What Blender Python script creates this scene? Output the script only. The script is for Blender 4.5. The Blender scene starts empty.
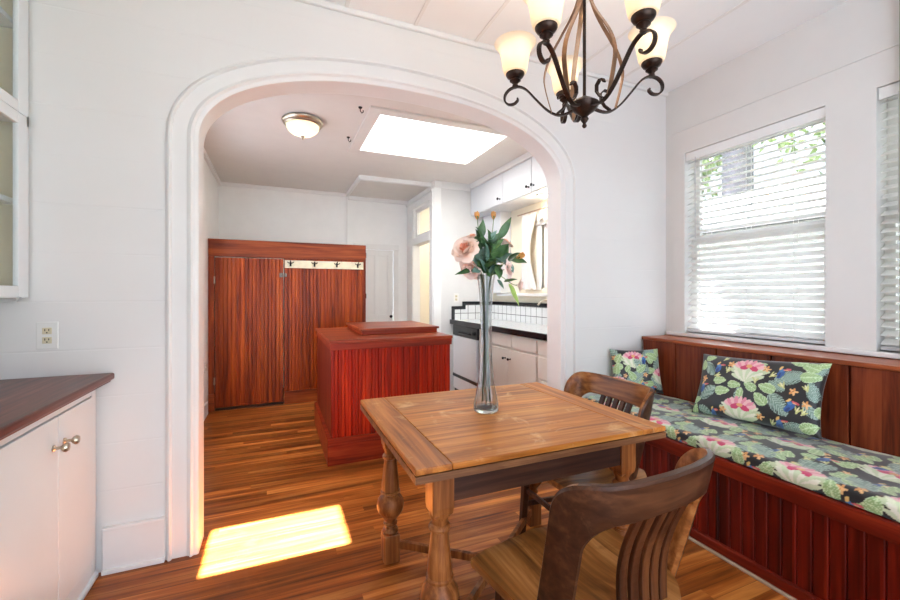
import bpy, bmesh, math, random
import numpy as np
from mathutils import Vector, Matrix
random.seed(7); rng = np.random.default_rng(7)
PI = math.pi
SC = bpy.context.scene
COL = SC.collection

# ------------------------------------------------------------------ camera, light, exposure
cam_d = bpy.data.cameras.new('camera'); cam = bpy.data.objects.new('camera', cam_d); COL.objects.link(cam)
cam.location = (0, 0, 1.31); cam.rotation_euler = (PI/2, 0, math.radians(-22.93))
cam_d.sensor_width = 36; cam_d.lens = 36*411/900; cam_d.shift_y = -7.4/900; cam_d.clip_start = 0.02
SC.camera = cam
SC.view_settings.view_transform = 'Standard'; SC.view_settings.look = 'None'
SC.view_settings.gamma = 1; SC.view_settings.use_curve_mapping = False
SC.view_settings.exposure = 1.08
SC.cycles.use_denoising = True
SC.cycles.max_bounces = 10; SC.cycles.diffuse_bounces = 6; SC.cycles.transmission_bounces = 8
SC.cycles.transparent_max_bounces = 12; SC.cycles.sample_clamp_indirect = 6
SC.cycles.caustics_reflective = False; SC.cycles.caustics_refractive = False
W = bpy.data.worlds.new('sky'); SC.world = W; W.use_nodes = True
bg = W.node_tree.nodes['Background']; bg.inputs[0].default_value = (0.84, 0.95, 1.1, 1); bg.inputs[1].default_value = 2.1
sun_d = bpy.data.lights.new('sun', 'SUN'); sun = bpy.data.objects.new('sun', sun_d); COL.objects.link(sun)
sun.location = (6, 6, 12); sun_d.energy = 74; sun_d.angle = math.radians(0.6); sun_d.color = (0.97, 0.98, 1.0)
sun.rotation_euler = Vector((0.40, 0.387, 1.0)).to_track_quat('Z', 'Y').to_euler()

# ------------------------------------------------------------------ helpers
ORG = {}
def lin(c):
    return tuple((v/12.92 if v <= 0.04045 else ((v+0.055)/1.055)**2.4) for v in c)
def hx(r, g, b): return lin((r/255, g/255, b/255))

class MB:
    def __init__(s): s.v = []; s.f = []
    def add(s, vs, fs):
        o = len(s.v); s.v += [tuple(p) for p in vs]; s.f += [tuple(i+o for i in f) for f in fs]; return s
    def box(s, x0, x1, y0, y1, z0, z1):
        x0, x1 = min(x0, x1), max(x0, x1); y0, y1 = min(y0, y1), max(y0, y1); z0, z1 = min(z0, z1), max(z0, z1)
        return s.add([(x0,y0,z0),(x1,y0,z0),(x1,y1,z0),(x0,y1,z0),(x0,y0,z1),(x1,y0,z1),(x1,y1,z1),(x0,y1,z1)],
              [(0,3,2,1),(4,5,6,7),(0,1,5,4),(1,2,6,5),(2,3,7,6),(3,0,4,7)])
    def lathe(s, prof, c=(0,0,0), n=24, axis='z', lobes=0, lob=0.0, twist=0.0):
        vs = []; m = len(prof)
        for k, (r, h) in enumerate(prof):
            for i in range(n):
                a = 2*PI*i/n
                rr = r*(1+lob*math.cos(lobes*(a)+twist*h)) if lobes else r
                p = (rr*math.cos(a), rr*math.sin(a), h)
                if axis == 'y': p = (p[0], p[2], p[1])
                if axis == 'x': p = (p[2], p[0], p[1])
                vs.append((p[0]+c[0], p[1]+c[1], p[2]+c[2]))
        fs = []
        for k in range(m-1):
            for i in range(n):
                j = (i+1) % n
                fs.append((k*n+i, k*n+j, (k+1)*n+j, (k+1)*n+i))
        if prof[0][0] > 1e-6: fs.append(tuple(range(n-1, -1, -1)))
        if prof[-1][0] > 1e-6: fs.append(tuple((m-1)*n+i for i in range(n)))
        return s.add(vs, fs)
    def tube(s, pts, rad, n=8, flat=None, up=None):
        """swept tube; flat=(w,t) gives a rectangular strip instead"""
        pts = [Vector(p) for p in pts]; m = len(pts); vs = []; fs = []
        if not hasattr(rad, '__len__'): rad = [rad]*m
        ref = Vector(up) if up else None
        for k in range(m):
            t = (pts[min(k+1, m-1)]-pts[max(k-1, 0)]).normalized()
            if ref is None:
                ref = Vector((0,0,1)) if abs(t.z) < 0.9 else Vector((1,0,0))
            a = (ref - t*ref.dot(t)); a.normalize(); b = t.cross(a)
            if not up: ref = a
            if flat:
                w, h = flat
                for (p, q) in ((-1,-1),(1,-1),(1,1),(-1,1)): vs.append(pts[k]+a*(p*w/2)+b*(q*h/2))
            else:
                for i in range(n):
                    an = 2*PI*i/n; vs.append(pts[k]+(a*math.cos(an)+b*math.sin(an))*rad[k])
        n = 4 if flat else n
        for k in range(m-1):
            for i in range(n):
                j = (i+1) % n; fs.append((k*n+i, k*n+j, (k+1)*n+j, (k+1)*n+i))
        fs.append(tuple(range(n-1, -1, -1))); fs.append(tuple((m-1)*n+i for i in range(n)))
        return s.add(vs, fs)
    def grid(s, P, closed_u=False):
        """P: array (m,n,3)"""
        m, n = P.shape[:2]; vs = P.reshape(-1, 3).tolist(); fs = []
        for i in range(m-1 if not closed_u else m):
            i2 = (i+1) % m
            for j in range(n-1): fs.append((i*n+j, i*n+j+1, i2*n+j+1, i2*n+j))
        return s.add(vs, fs)
    def prism(s, poly, axis, a0, a1):
        n = len(poly); vs = []
        for a in (a0, a1):
            for (p, q) in poly:
                vs.append({'x': (a, p, q), 'y': (p, a, q), 'z': (p, q, a)}[axis])
        fs = [tuple(range(n)), tuple(range(2*n-1, n-1, -1))]
        for i in range(n):
            j = (i+1) % n; fs.append((i, i+n, j+n, j))
        return s.add(vs, fs)
    def xf(s, M):
        s.v = [tuple(M @ Vector(p)) for p in s.v]; return s
    def build(s, name, mat, parent=None, smooth=False, bevel=0.0, seg=2, colors=None, weld=False):
        off = Vector(ORG.get(parent.name, (0,0,0))) if parent else Vector((0,0,0))
        me = bpy.data.meshes.new(name); bm = bmesh.new()
        bv = [bm.verts.new(Vector(p)-off) for p in s.v]
        for f in s.f:
            try: bm.faces.new([bv[i] for i in f])
            except ValueError: pass
        if weld: bmesh.ops.remove_doubles(bm, verts=bm.verts[:], dist=1e-5)
        bmesh.ops.recalc_face_normals(bm, faces=bm.faces[:])
        if bevel:
            es = [e for e in bm.edges if len(e.link_faces) == 2 and e.calc_face_angle(0) > 0.6]
            bmesh.ops.bevel(bm, geom=es, offset=bevel, segments=seg, profile=0.5, affect='EDGES', clamp_overlap=True)
        bm.to_mesh(me); bm.free()
        if colors is not None and len(me.vertices) == len(colors):
            at = me.color_attributes.new('print', 'FLOAT_COLOR', 'POINT')
            c4 = np.ones((len(colors), 4), np.float32); c4[:, :3] = colors
            at.data.foreach_set('color', c4.ravel())
        me.materials.append(mat)
        if smooth:
            me.polygons.foreach_set('use_smooth', [True]*len(me.polygons))
            if smooth != 'all':
                try: me.set_sharp_from_angle(angle=0.7)
                except Exception: pass
        o = bpy.data.objects.new(name, me); COL.objects.link(o)
        if parent: o.parent = parent
        ORG[o.name] = tuple(off)
        return o

def thing(name, label, cat, loc=(0,0,0), group=None):
    o = bpy.data.objects.new(name, None); COL.objects.link(o); o.location = loc
    o.empty_display_size = 0.1
    o['label'] = label; o['category'] = cat
    if group: o['group'] = group
    ORG[o.name] = tuple(loc); return o
def tag(o, label, cat, group=None, kind=None):
    o['label'] = label; o['category'] = cat
    if group: o['group'] = group
    if kind: o['kind'] = kind
    return o
def struct(o, label=None, cat=None):
    o['kind'] = 'structure'
    if label: o['label'] = label; o['category'] = cat or o.name.split('_')[0]
    return o
def B(*a): return MB().box(*a)
def dup(root, loc, rotz, label, group=None):
    r = root.copy(); COL.objects.link(r); r.location = loc; r.rotation_euler = (0,0,rotz); r['label'] = label
    if group: r['group'] = group
    for ch in list(root.children):
        c_ = ch.copy(); COL.objects.link(c_); c_.parent = r
        for g in list(ch.children):
            d = g.copy(); COL.objects.link(d); d.parent = c_
    return r

# ------------------------------------------------------------------ materials
class NT:
    def __init__(s, name):
        s.m = bpy.data.materials.new(name); s.m.use_nodes = True; s.t = s.m.node_tree
        s.p = s.t.nodes['Principled BSDF']; s.out = s.t.nodes['Material Output']
    def n(s, typ, **kw):
        nd = s.t.nodes.new(typ)
        for k, v in kw.items():
            if hasattr(nd, k) and not k.startswith('i_'): setattr(nd, k, v)
        return nd
    def l(s, a, b): s.t.links.new(a, b)
    def math(s, op, a, b=None, c=None):
        nd = s.n('ShaderNodeMath', operation=op)
        for i, v in enumerate((a, b, c)):
            if v is None: continue
            if isinstance(v, (int, float)): nd.inputs[i].default_value = v
            else: s.l(v, nd.inputs[i])
        return nd.outputs[0]
    def mix(s, fac, a, b, mode='MIX'):
        nd = s.n('ShaderNodeMix', data_type='RGBA', blend_type=mode)
        for sock, v in ((nd.inputs[0], fac), (nd.inputs[6], a), (nd.inputs[7], b)):
            if isinstance(v, (int, float)): sock.default_value = v
            elif isinstance(v, tuple): sock.default_value = (*v[:3], 1)
            else: s.l(v, sock)
        return nd.outputs[2]
    def coord(s): return s.n('ShaderNodeTexCoord').outputs['Object']
    def map(s, co, scale=(1,1,1), loc=(0,0,0)):
        nd = s.n('ShaderNodeMapping'); nd.inputs['Scale'].default_value = scale; nd.inputs['Location'].default_value = loc
        s.l(co, nd.inputs[0]); return nd.outputs[0]
    def noise(s, co, scale=1, detail=4, rough=0.55, dist=0.0):
        nd = s.n('ShaderNodeTexNoise'); s.l(co, nd.inputs['Vector'])
        nd.inputs['Scale'].default_value = scale; nd.inputs['Detail'].default_value = detail
        nd.inputs['Roughness'].default_value = rough; nd.inputs['Distortion'].default_value = dist
        return nd.outputs['Fac']
    def ramp(s, fac, stops):
        nd = s.n('ShaderNodeValToRGB'); s.l(fac, nd.inputs[0]); cr = nd.color_ramp
        while len(cr.elements) < len(stops): cr.elements.new(0.5)
        for e, (p, c) in zip(cr.elements, stops):
            e.position = p; e.color = (*c[:3], 1) if isinstance(c, tuple) else (c, c, c, 1)
        return nd.outputs[0]
    def sep(s, co):
        nd = s.n('ShaderNodeSeparateXYZ'); s.l(co, nd.inputs[0]); return nd.outputs
    def comb(s, x, y, z):
        nd = s.n('ShaderNodeCombineXYZ')
        for i, v in enumerate((x, y, z)):
            if isinstance(v, (int, float)): nd.inputs[i].default_value = v
            else: s.l(v, nd.inputs[i])
        return nd.outputs[0]
    def bump(s, h, strength=0.2, dist=0.01):
        nd = s.n('ShaderNodeBump'); nd.inputs['Strength'].default_value = strength; nd.inputs['Distance'].default_value = dist
        s.l(h, nd.inputs['Height']); s.l(nd.outputs[0], s.p.inputs['Normal'])
    def col(s, c):
        if isinstance(c, tuple): s.p.inputs['Base Color'].default_value = (*c[:3], 1)
        else: s.l(c, s.p.inputs['Base Color'])
        return s
    def set(s, **kw):
        for k, v in kw.items(): s.p.inputs[k.replace('_', ' ')].default_value = v
        return s

def plain(name, c, rough=0.5, metal=0.0, var=0.0, scale=6, **kw):
    t = NT(name)
    if var:
        f = t.noise(t.coord(), scale, 5)
        d = tuple(x*(1-var) for x in c); l_ = tuple(min(1, x*(1+var)) for x in c)
        t.col(t.ramp(f, [(0.3, d), (0.7, l_)]))
    else: t.col(c)
    t.set(Roughness=rough, Metallic=metal, **kw); return t.m

def wood(name, dark, mid, light, grain='x', plank=None, pw=0.1, rough=0.35, gap=False, var=0.35, coat=0.0, fine=1.0, worn=None, plen=None, bump=0.06, offs=0.0, spec=0.25):
    """grain: long axis of the fibres. plank: axis across which boards repeat at pitch pw."""
    t = NT(name); co = t.coord(); xs = t.sep(co); ax = 'xyz'.index
    base = co; rnd = None
    if plank:
        q = t.math('FLOOR', t.math('DIVIDE', t.math('ADD', xs[ax(plank)], offs+50*pw), pw))
        if plen:
            wn0 = t.n('ShaderNodeTexWhiteNoise', noise_dimensions='1D'); t.l(q, wn0.inputs['W'])
            q2 = t.math('FLOOR', t.math('DIVIDE', t.math('ADD', xs[ax(grain)], t.math('MULTIPLY', wn0.outputs['Value'], plen)), plen))
            q = t.math('ADD', t.math('MULTIPLY', q, 17.31), t.math('MULTIPLY', q2, 3.77))
        wn = t.n('ShaderNodeTexWhiteNoise', noise_dimensions='1D'); t.l(q, wn.inputs['W']); rnd = wn.outputs['Value']
        add = t.n('ShaderNodeVectorMath', operation='ADD'); t.l(co, add.inputs[0])
        t.l(t.comb(t.math('MULTIPLY', rnd, 7.3), t.math('MULTIPLY', rnd, 3.1), t.math('MULTIPLY', rnd, 5.7)), add.inputs[1]); base = add.outputs[0]
    sc = [16*fine]*3; sc[ax(grain)] = 1.1*fine
    n1 = t.noise(t.map(base, tuple(sc)), 1.0, 6, 0.6, 0.8)
    sc2 = [70*fine]*3; sc2[ax(grain)] = 2.2*fine
    n2 = t.noise(t.map(base, tuple(sc2)), 1.0, 3, 0.5)
    f = t.math('ADD', t.math('MULTIPLY', n1, 0.72), t.math('MULTIPLY', n2, 0.28))
    c = t.ramp(f, [(0.33, dark), (0.5, mid), (0.68, light)])
    if rnd is not None:
        c = t.mix(1.0, c, t.ramp(rnd, [(0.0, 1-var), (1.0, 1.0+var*0.6)]), 'MULTIPLY')
    if gap and plank:
        fr = t.math('FRACT', t.math('DIVIDE', t.math('ADD', xs[ax(plank)], offs+50*pw), pw))
        d = t.math('ABSOLUTE', t.math('SUBTRACT', fr, 0.5))
        g = t.math('GREATER_THAN', d, 0.5-0.0011/pw)
        c = t.mix(t.math('MULTIPLY', g, 0.6), c, tuple(x*0.25 for x in dark))
    if worn:
        wc, lo, hi, amt, ws = worn
        wf = t.noise(co, ws, 6, 0.65, 0.6)
        c = t.mix(t.math('MULTIPLY', t.ramp(wf, [(lo, 0.0), (hi, 1.0)]), amt), c, wc)
    t.col(c); t.set(Roughness=rough); t.p.inputs['Specular IOR Level'].default_value = spec
    if coat: t.set(Coat_Weight=coat, Coat_Roughness=0.12)
    if bump: t.bump(n2, bump, 0.004)
    return t.m

def wall_mat(name, c, seams=True, rough=0.55):
    t = NT(name); co = t.coord(); x, y, z = t.sep(co)[:3]
    n = t.noise(co, 3.0, 5); n2 = t.noise(co, 60.0, 3)
    t.col(t.ramp(n, [(0.3, tuple(v*0.975 for v in c)), (0.7, c)]))
    h = t.math('MULTIPLY', n2, 0.04)
    if seams:
        fr = t.math('FRACT', t.math('DIVIDE', t.math('ADD', z, 10*0.223-1.045+0.1115), 0.223))
        g = t.math('SMOOTH_MIN', t.math('MULTIPLY', t.math('ABSOLUTE', t.math('SUBTRACT', fr, 0.5)), 40), 1.0, 0.2)
        wob = t.ramp(t.noise(t.map(co, (0.9, 0.9, 4)), 1.0, 2), [(0.35, 0.15), (0.65, 1.0)])
        h = t.math('ADD', h, t.math('MULTIPLY', t.math('SUBTRACT', g, 1.0), wob))
    t.bump(h, 0.35, 0.004); t.set(Roughness=rough); return t.m

M = {}
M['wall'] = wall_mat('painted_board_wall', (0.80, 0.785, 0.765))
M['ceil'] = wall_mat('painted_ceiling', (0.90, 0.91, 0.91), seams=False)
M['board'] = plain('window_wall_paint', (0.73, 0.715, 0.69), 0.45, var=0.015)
M['trim'] = plain('white_trim_paint', (0.82, 0.81, 0.79), 0.38, var=0.015)
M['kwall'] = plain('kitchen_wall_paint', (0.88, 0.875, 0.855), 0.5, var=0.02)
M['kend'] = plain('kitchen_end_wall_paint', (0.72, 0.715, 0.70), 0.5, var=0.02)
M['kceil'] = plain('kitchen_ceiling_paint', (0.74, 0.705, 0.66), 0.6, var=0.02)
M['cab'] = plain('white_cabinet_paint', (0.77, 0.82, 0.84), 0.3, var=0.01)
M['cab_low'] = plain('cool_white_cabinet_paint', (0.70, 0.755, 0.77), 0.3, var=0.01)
M['cabin'] = plain('cream_cabinet_inside', hx(214, 203, 172), 0.5, var=0.03)
M['floor'] = wood('floor_boards', hx(84, 36, 12), hx(162, 86, 32), hx(220, 142, 68), 'x', 'y', 0.062, 0.33, gap=True, var=0.38, plen=1.9, fine=0.8, worn=(hx(196,128,70), 0.55, 0.75, 0.35, 1.6), bump=0.12)
M['table'] = wood('table_oak', hx(126, 66, 20), hx(190, 116, 46), hx(224, 158, 78), 'x', 'y', 0.155, 0.33, var=0.22, worn=(hx(226,184,132), 0.56, 0.70, 0.75, 6.0), bump=0.1)
M['table_y'] = wood('table_end_oak', hx(120, 62, 22), hx(182, 110, 46), hx(212, 146, 78), 'y', None, 0.1, 0.33, worn=(hx(228,186,134), 0.58, 0.7, 0.6, 9.0), bump=0.1)
M['table_edge'] = wood('table_edge_oak', hx(70, 42, 26), hx(116, 76, 48), hx(158, 112, 76), 'x', None, 0.1, 0.4, fine=1.6)
M['table_leg'] = wood('table_leg_oak', hx(80, 40, 16), hx(130, 74, 34), hx(174, 112, 62), 'z', None, 0.1, 0.38, fine=1.2)
M['apron'] = wood('apron_walnut', hx(40, 22, 16), hx(62, 36, 26), hx(88, 54, 38), 'x', None, 0.1, 0.4)
M['chair'] = wood('chair_walnut', hx(38, 20, 12), hx(64, 37, 23), hx(98, 62, 40), 'x', None, 0.1, 0.36, fine=0.9, worn=(hx(132,92,62), 0.60, 0.75, 0.5, 8.0))
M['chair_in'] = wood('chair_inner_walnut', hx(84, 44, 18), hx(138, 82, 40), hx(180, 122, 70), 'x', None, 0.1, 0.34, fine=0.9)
M['chair_z'] = wood('chair_slat_walnut', hx(40, 20, 10), hx(70, 37, 20), hx(104, 62, 34), 'z', None, 0.1, 0.36)
M['seat'] = wood('chair_seat_oak', hx(92, 54, 24), hx(150, 96, 48), hx(190, 136, 80), 'y', 'x', 0.13, 0.3, var=0.15, worn=(hx(84,48,22), 0.56, 0.72, 0.6, 5.0))
M['island'] = wood('island_mahogany', hx(98, 16, 6), hx(164, 38, 14), hx(200, 66, 26), 'z', 'x', 0.052, 0.33, var=0.3, fine=0.9)
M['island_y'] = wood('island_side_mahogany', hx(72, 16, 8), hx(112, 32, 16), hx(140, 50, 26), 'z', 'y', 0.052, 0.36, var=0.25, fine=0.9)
M['island_top'] = wood('island_top_mahogany', hx(96, 32, 15), hx(146, 60, 32), hx(180, 94, 56), 'x', 'y', 0.14, 0.3, var=0.12)
M['island_base'] = wood('island_plinth_mahogany', hx(88, 24, 9), hx(142, 46, 20), hx(172, 72, 34), 'x', None, 0.1, 0.36)
M['bench'] = wood('bench_mahogany', hx(54, 8, 4), hx(98, 19, 9), hx(134, 36, 16), 'z', 'y', 0.056, 0.32, var=0.4, fine=0.9)
M['bench_y'] = wood('bench_rail_mahogany', hx(64, 13, 6), hx(108, 27, 13), hx(142, 48, 24), 'y', None, 0.1, 0.32)
M['ledge'] = wood('ledge_cedar', hx(104, 44, 22), hx(158, 80, 44), hx(196, 122, 78), 'y', None, 0.1, 0.3)
M['back'] = wood('backrest_cedar', hx(60, 20, 9), hx(112, 46, 22), hx(142, 68, 36), 'z', 'y', 0.29, 0.36, var=0.2)
M['panel'] = wood('panel_fir', hx(88, 26, 7), hx(146, 56, 14), hx(184, 86, 26), 'z', 'x', 0.083, 0.33, var=0.26, fine=0.9)
M['panel_x'] = wood('fascia_fir', hx(84, 30, 10), hx(136, 58, 20), hx(168, 86, 36), 'x', None, 0.1, 0.36)
M['slab'] = wood('counter_slab_wood', hx(54, 20, 13), hx(100, 46, 32), hx(146, 84, 62), 'y', 'x', 0.13, 0.28, var=0.3)
M['bronze'] = plain('dark_bronze', hx(62, 50, 44), 0.38, 0.85, var=0.35, scale=30)
M['strap'] = plain('brushed_bronze_strap', hx(150, 118, 92), 0.3, 0.9, var=0.25, scale=25)
M['nickel'] = plain('brushed_nickel', hx(190, 178, 160), 0.28, 1.0)
M['steel'] = plain('dull_steel', hx(120, 112, 104), 0.45, 1.0)
M['black'] = plain('black_metal', hx(30, 28, 27), 0.4, 0.6)
M['tileblack'] = plain('black_glazed_tile', (0.012, 0.012, 0.014), 0.12)
M['plastic'] = plain('white_plastic', (0.80, 0.79, 0.76), 0.35)
M['slot'] = plain('dark_slot', (0.02, 0.02, 0.02), 0.6)
M['appl'] = plain('white_enamel', (0.80, 0.82, 0.85), 0.2)
M['blackpl'] = plain('black_plastic', (0.02, 0.02, 0.022), 0.25)
M['blind'] = plain('white_blind_slat', (0.84, 0.84, 0.83), 0.45)
M['cord'] = plain('white_cord', (0.8, 0.8, 0.78), 0.8)
M['greyr'] = plain('grey_blind_rail', (0.62, 0.61, 0.62), 0.5)
M['pale'] = plain('pale_shoe_moulding', hx(176, 150, 128), 0.5, var=0.15)
M['stem'] = plain('flower_stem_green', hx(120, 146, 96), 0.5, var=0.2)
M['petal_peach'] = plain('peach_petal', hx(255, 228, 212), 0.6, var=0.05, scale=25)
M['petal_pink'] = plain('pink_petal', hx(255, 230, 220), 0.6, var=0.05, scale=25)
M['petal_core'] = plain('coral_petal', hx(244, 176, 146), 0.6, var=0.1, scale=25)
M['petal_gold'] = plain('golden_bud_petal', hx(214, 150, 74), 0.55, var=0.2, scale=40)
M['stone'] = plain('pale_exterior_paint', (0.55, 0.56, 0.58), 0.8, var=0.04)
M['ground'] = plain('dry_lawn', hx(104, 108, 98), 0.9, var=0.2)
M['bark'] = plain('grey_bark', hx(120, 118, 122), 0.9, var=0.25)
M['blue'] = plain('light_blue_paint', hx(196, 220, 226), 0.4)
M['tan'] = plain('tan_wicker', hx(186, 160, 120), 0.7, var=0.25, scale=40)
M['creamw'] = plain('cream_wall', hx(236, 226, 204), 0.6)
M['lace'] = plain('lace_curtain', (0.82, 0.78, 0.76), 0.8)
def leafmat(name, a, b, tr=0.0):
    t = NT(name); f = t.noise(t.coord(), 18, 4)
    t.col(t.ramp(f, [(0.35, a), (0.65, b)])); t.set(Roughness=0.42); return t.m
M['leaf'] = leafmat('dark_green_leaf', hx(44, 78, 46), hx(92, 128, 76))
M['leaf_m'] = leafmat('mid_green_leaf', hx(70, 108, 62), hx(120, 156, 98))
M['leaf_b'] = leafmat('blue_green_leaf', hx(72, 106, 92), hx(132, 164, 148))
M['leaf_y'] = leafmat('light_green_leaf', hx(120, 156, 70), hx(164, 190, 100))
M['tree'] = leafmat('garden_tree_leaf', hx(92, 112, 70), hx(150, 166, 112))
def glass(name, c=(1,1,1), rough=0.0, thin=False, ior=1.45):
    t = NT(name); t.col(c); t.set(Roughness=rough, IOR=ior); t.p.inputs['Transmission Weight'].default_value = 1
    if thin:      # window pane: lets daylight pass, mirrors a little
        tr = t.n('ShaderNodeBsdfTransparent'); gl = t.n('ShaderNodeBsdfGlossy'); gl.inputs['Roughness'].default_value = 0.02
        lw = t.n('ShaderNodeLayerWeight'); lw.inputs['Blend'].default_value = 0.5
        fr = t.math('MULTIPLY_ADD', t.math('POWER', lw.outputs['Facing'], 4.0), 0.5, 0.025)
        tr.inputs[0].default_value = (*c, 1)
        mx = t.n('ShaderNodeMixShader'); t.l(fr, mx.inputs[0]); t.l(tr.outputs[0], mx.inputs[1]); t.l(gl.outputs[0], mx.inputs[2])
        t.l(mx.outputs[0], t.out.inputs['Surface'])
    return t.m
M['dimmed'] = glass('dimmed_window_glass', (0.64, 0.645, 0.65), thin=True)  # pane tint darkened to dim the daylight, no insect screen modelled
M['vase'] = glass('clear_vase_glass', (0.96, 0.985, 0.98), 0.0)
def milky():
    m_ = M['vase']; t = m_.node_tree; p = t.nodes['Principled BSDF']; o = t.nodes['Material Output']
    tl = t.nodes.new('ShaderNodeBsdfTranslucent'); tl.inputs[0].default_value = (0.9, 0.95, 0.94, 1); mx = t.nodes.new('ShaderNodeMixShader'); mx.inputs[0].default_value = 0.12
    t.links.new(p.outputs[0], mx.inputs[1]); t.links.new(tl.outputs[0], mx.inputs[2]); t.links.new(mx.outputs[0], o.inputs[0])
milky()
M['pane'] = glass('window_glass', (0.97, 0.98, 0.98), thin=True)
def frosted(name, c, tint):
    t = NT(name); tl = t.n('ShaderNodeBsdfTranslucent'); tl.inputs[0].default_value = (*tint, 1)
    df = t.n('ShaderNodeBsdfDiffuse'); df.inputs[0].default_value = (*c, 1)
    mx = t.n('ShaderNodeMixShader'); mx.inputs[0].default_value = 0.55
    t.l(df.outputs[0], mx.inputs[1]); t.l(tl.outputs[0], mx.inputs[2])
    gl = t.n('ShaderNodeBsdfGlossy'); gl.inputs['Roughness'].default_value = 0.15
    m2 = t.n('ShaderNodeMixShader'); m2.inputs[0].default_value = 0.05
    t.l(mx.outputs[0], m2.inputs[1]); t.l(gl.outputs[0], m2.inputs[2])
    t.l(m2.outputs[0], t.out.inputs['Surface']); return t.m
M['shade'] = frosted('frosted_shade_glass', (0.9, 0.86, 0.78), (0.98, 0.9, 0.78))
M['dome'] = frosted('alabaster_dome_glass', (0.9, 0.86, 0.76), (0.98, 0.9, 0.74))
def bulbmat(name, c, e):
    t = NT(name); t.col(c); t.p.inputs['Emission Color'].default_value = (*c, 1); t.p.inputs['Emission Strength'].default_value = e; return t.m
M['bulb'] = bulbmat('lit_bulb', (1, 0.82, 0.55), 2.5)
M['downl'] = bulbmat('lit_lamp_lens', (1, 0.86, 0.66), 12)
def tilemat(name):
    t = NT(name); co = t.coord()
    x, y, z = t.sep(t.map(co, loc=(0.03, 0.03, 0.03)))[:3]
    def g(v, p):
        fr = t.math('FRACT', t.math('DIVIDE', t.math('ADD', v, 20*p), p))
        return t.math('GREATER_THAN', t.math('ABSOLUTE', t.math('SUBTRACT', fr, 0.5)), 0.5-0.0035/p)
    f = t.math('MAXIMUM', t.math('MAXIMUM', g(x, 0.108), g(y, 0.108)), g(z, 0.108))
    t.col(t.mix(f, (0.78, 0.79, 0.79), (0.09, 0.09, 0.09))); t.set(Roughness=0.15); return t.m
M['tile'] = tilemat('white_tile_dark_grout')
def printmat(name):
    t = NT(name); a = t.n('ShaderNodeVertexColor'); a.layer_name = 'print'
    t.l(a.outputs[0], t.p.inputs['Base Color']); t.set(Roughness=0.42, Sheen_Weight=0.35)
    t.bump(t.noise(t.coord(), 500, 2), 0.08, 0.001); return t.m
M['print'] = printmat('tropical_print_fabric')

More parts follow.
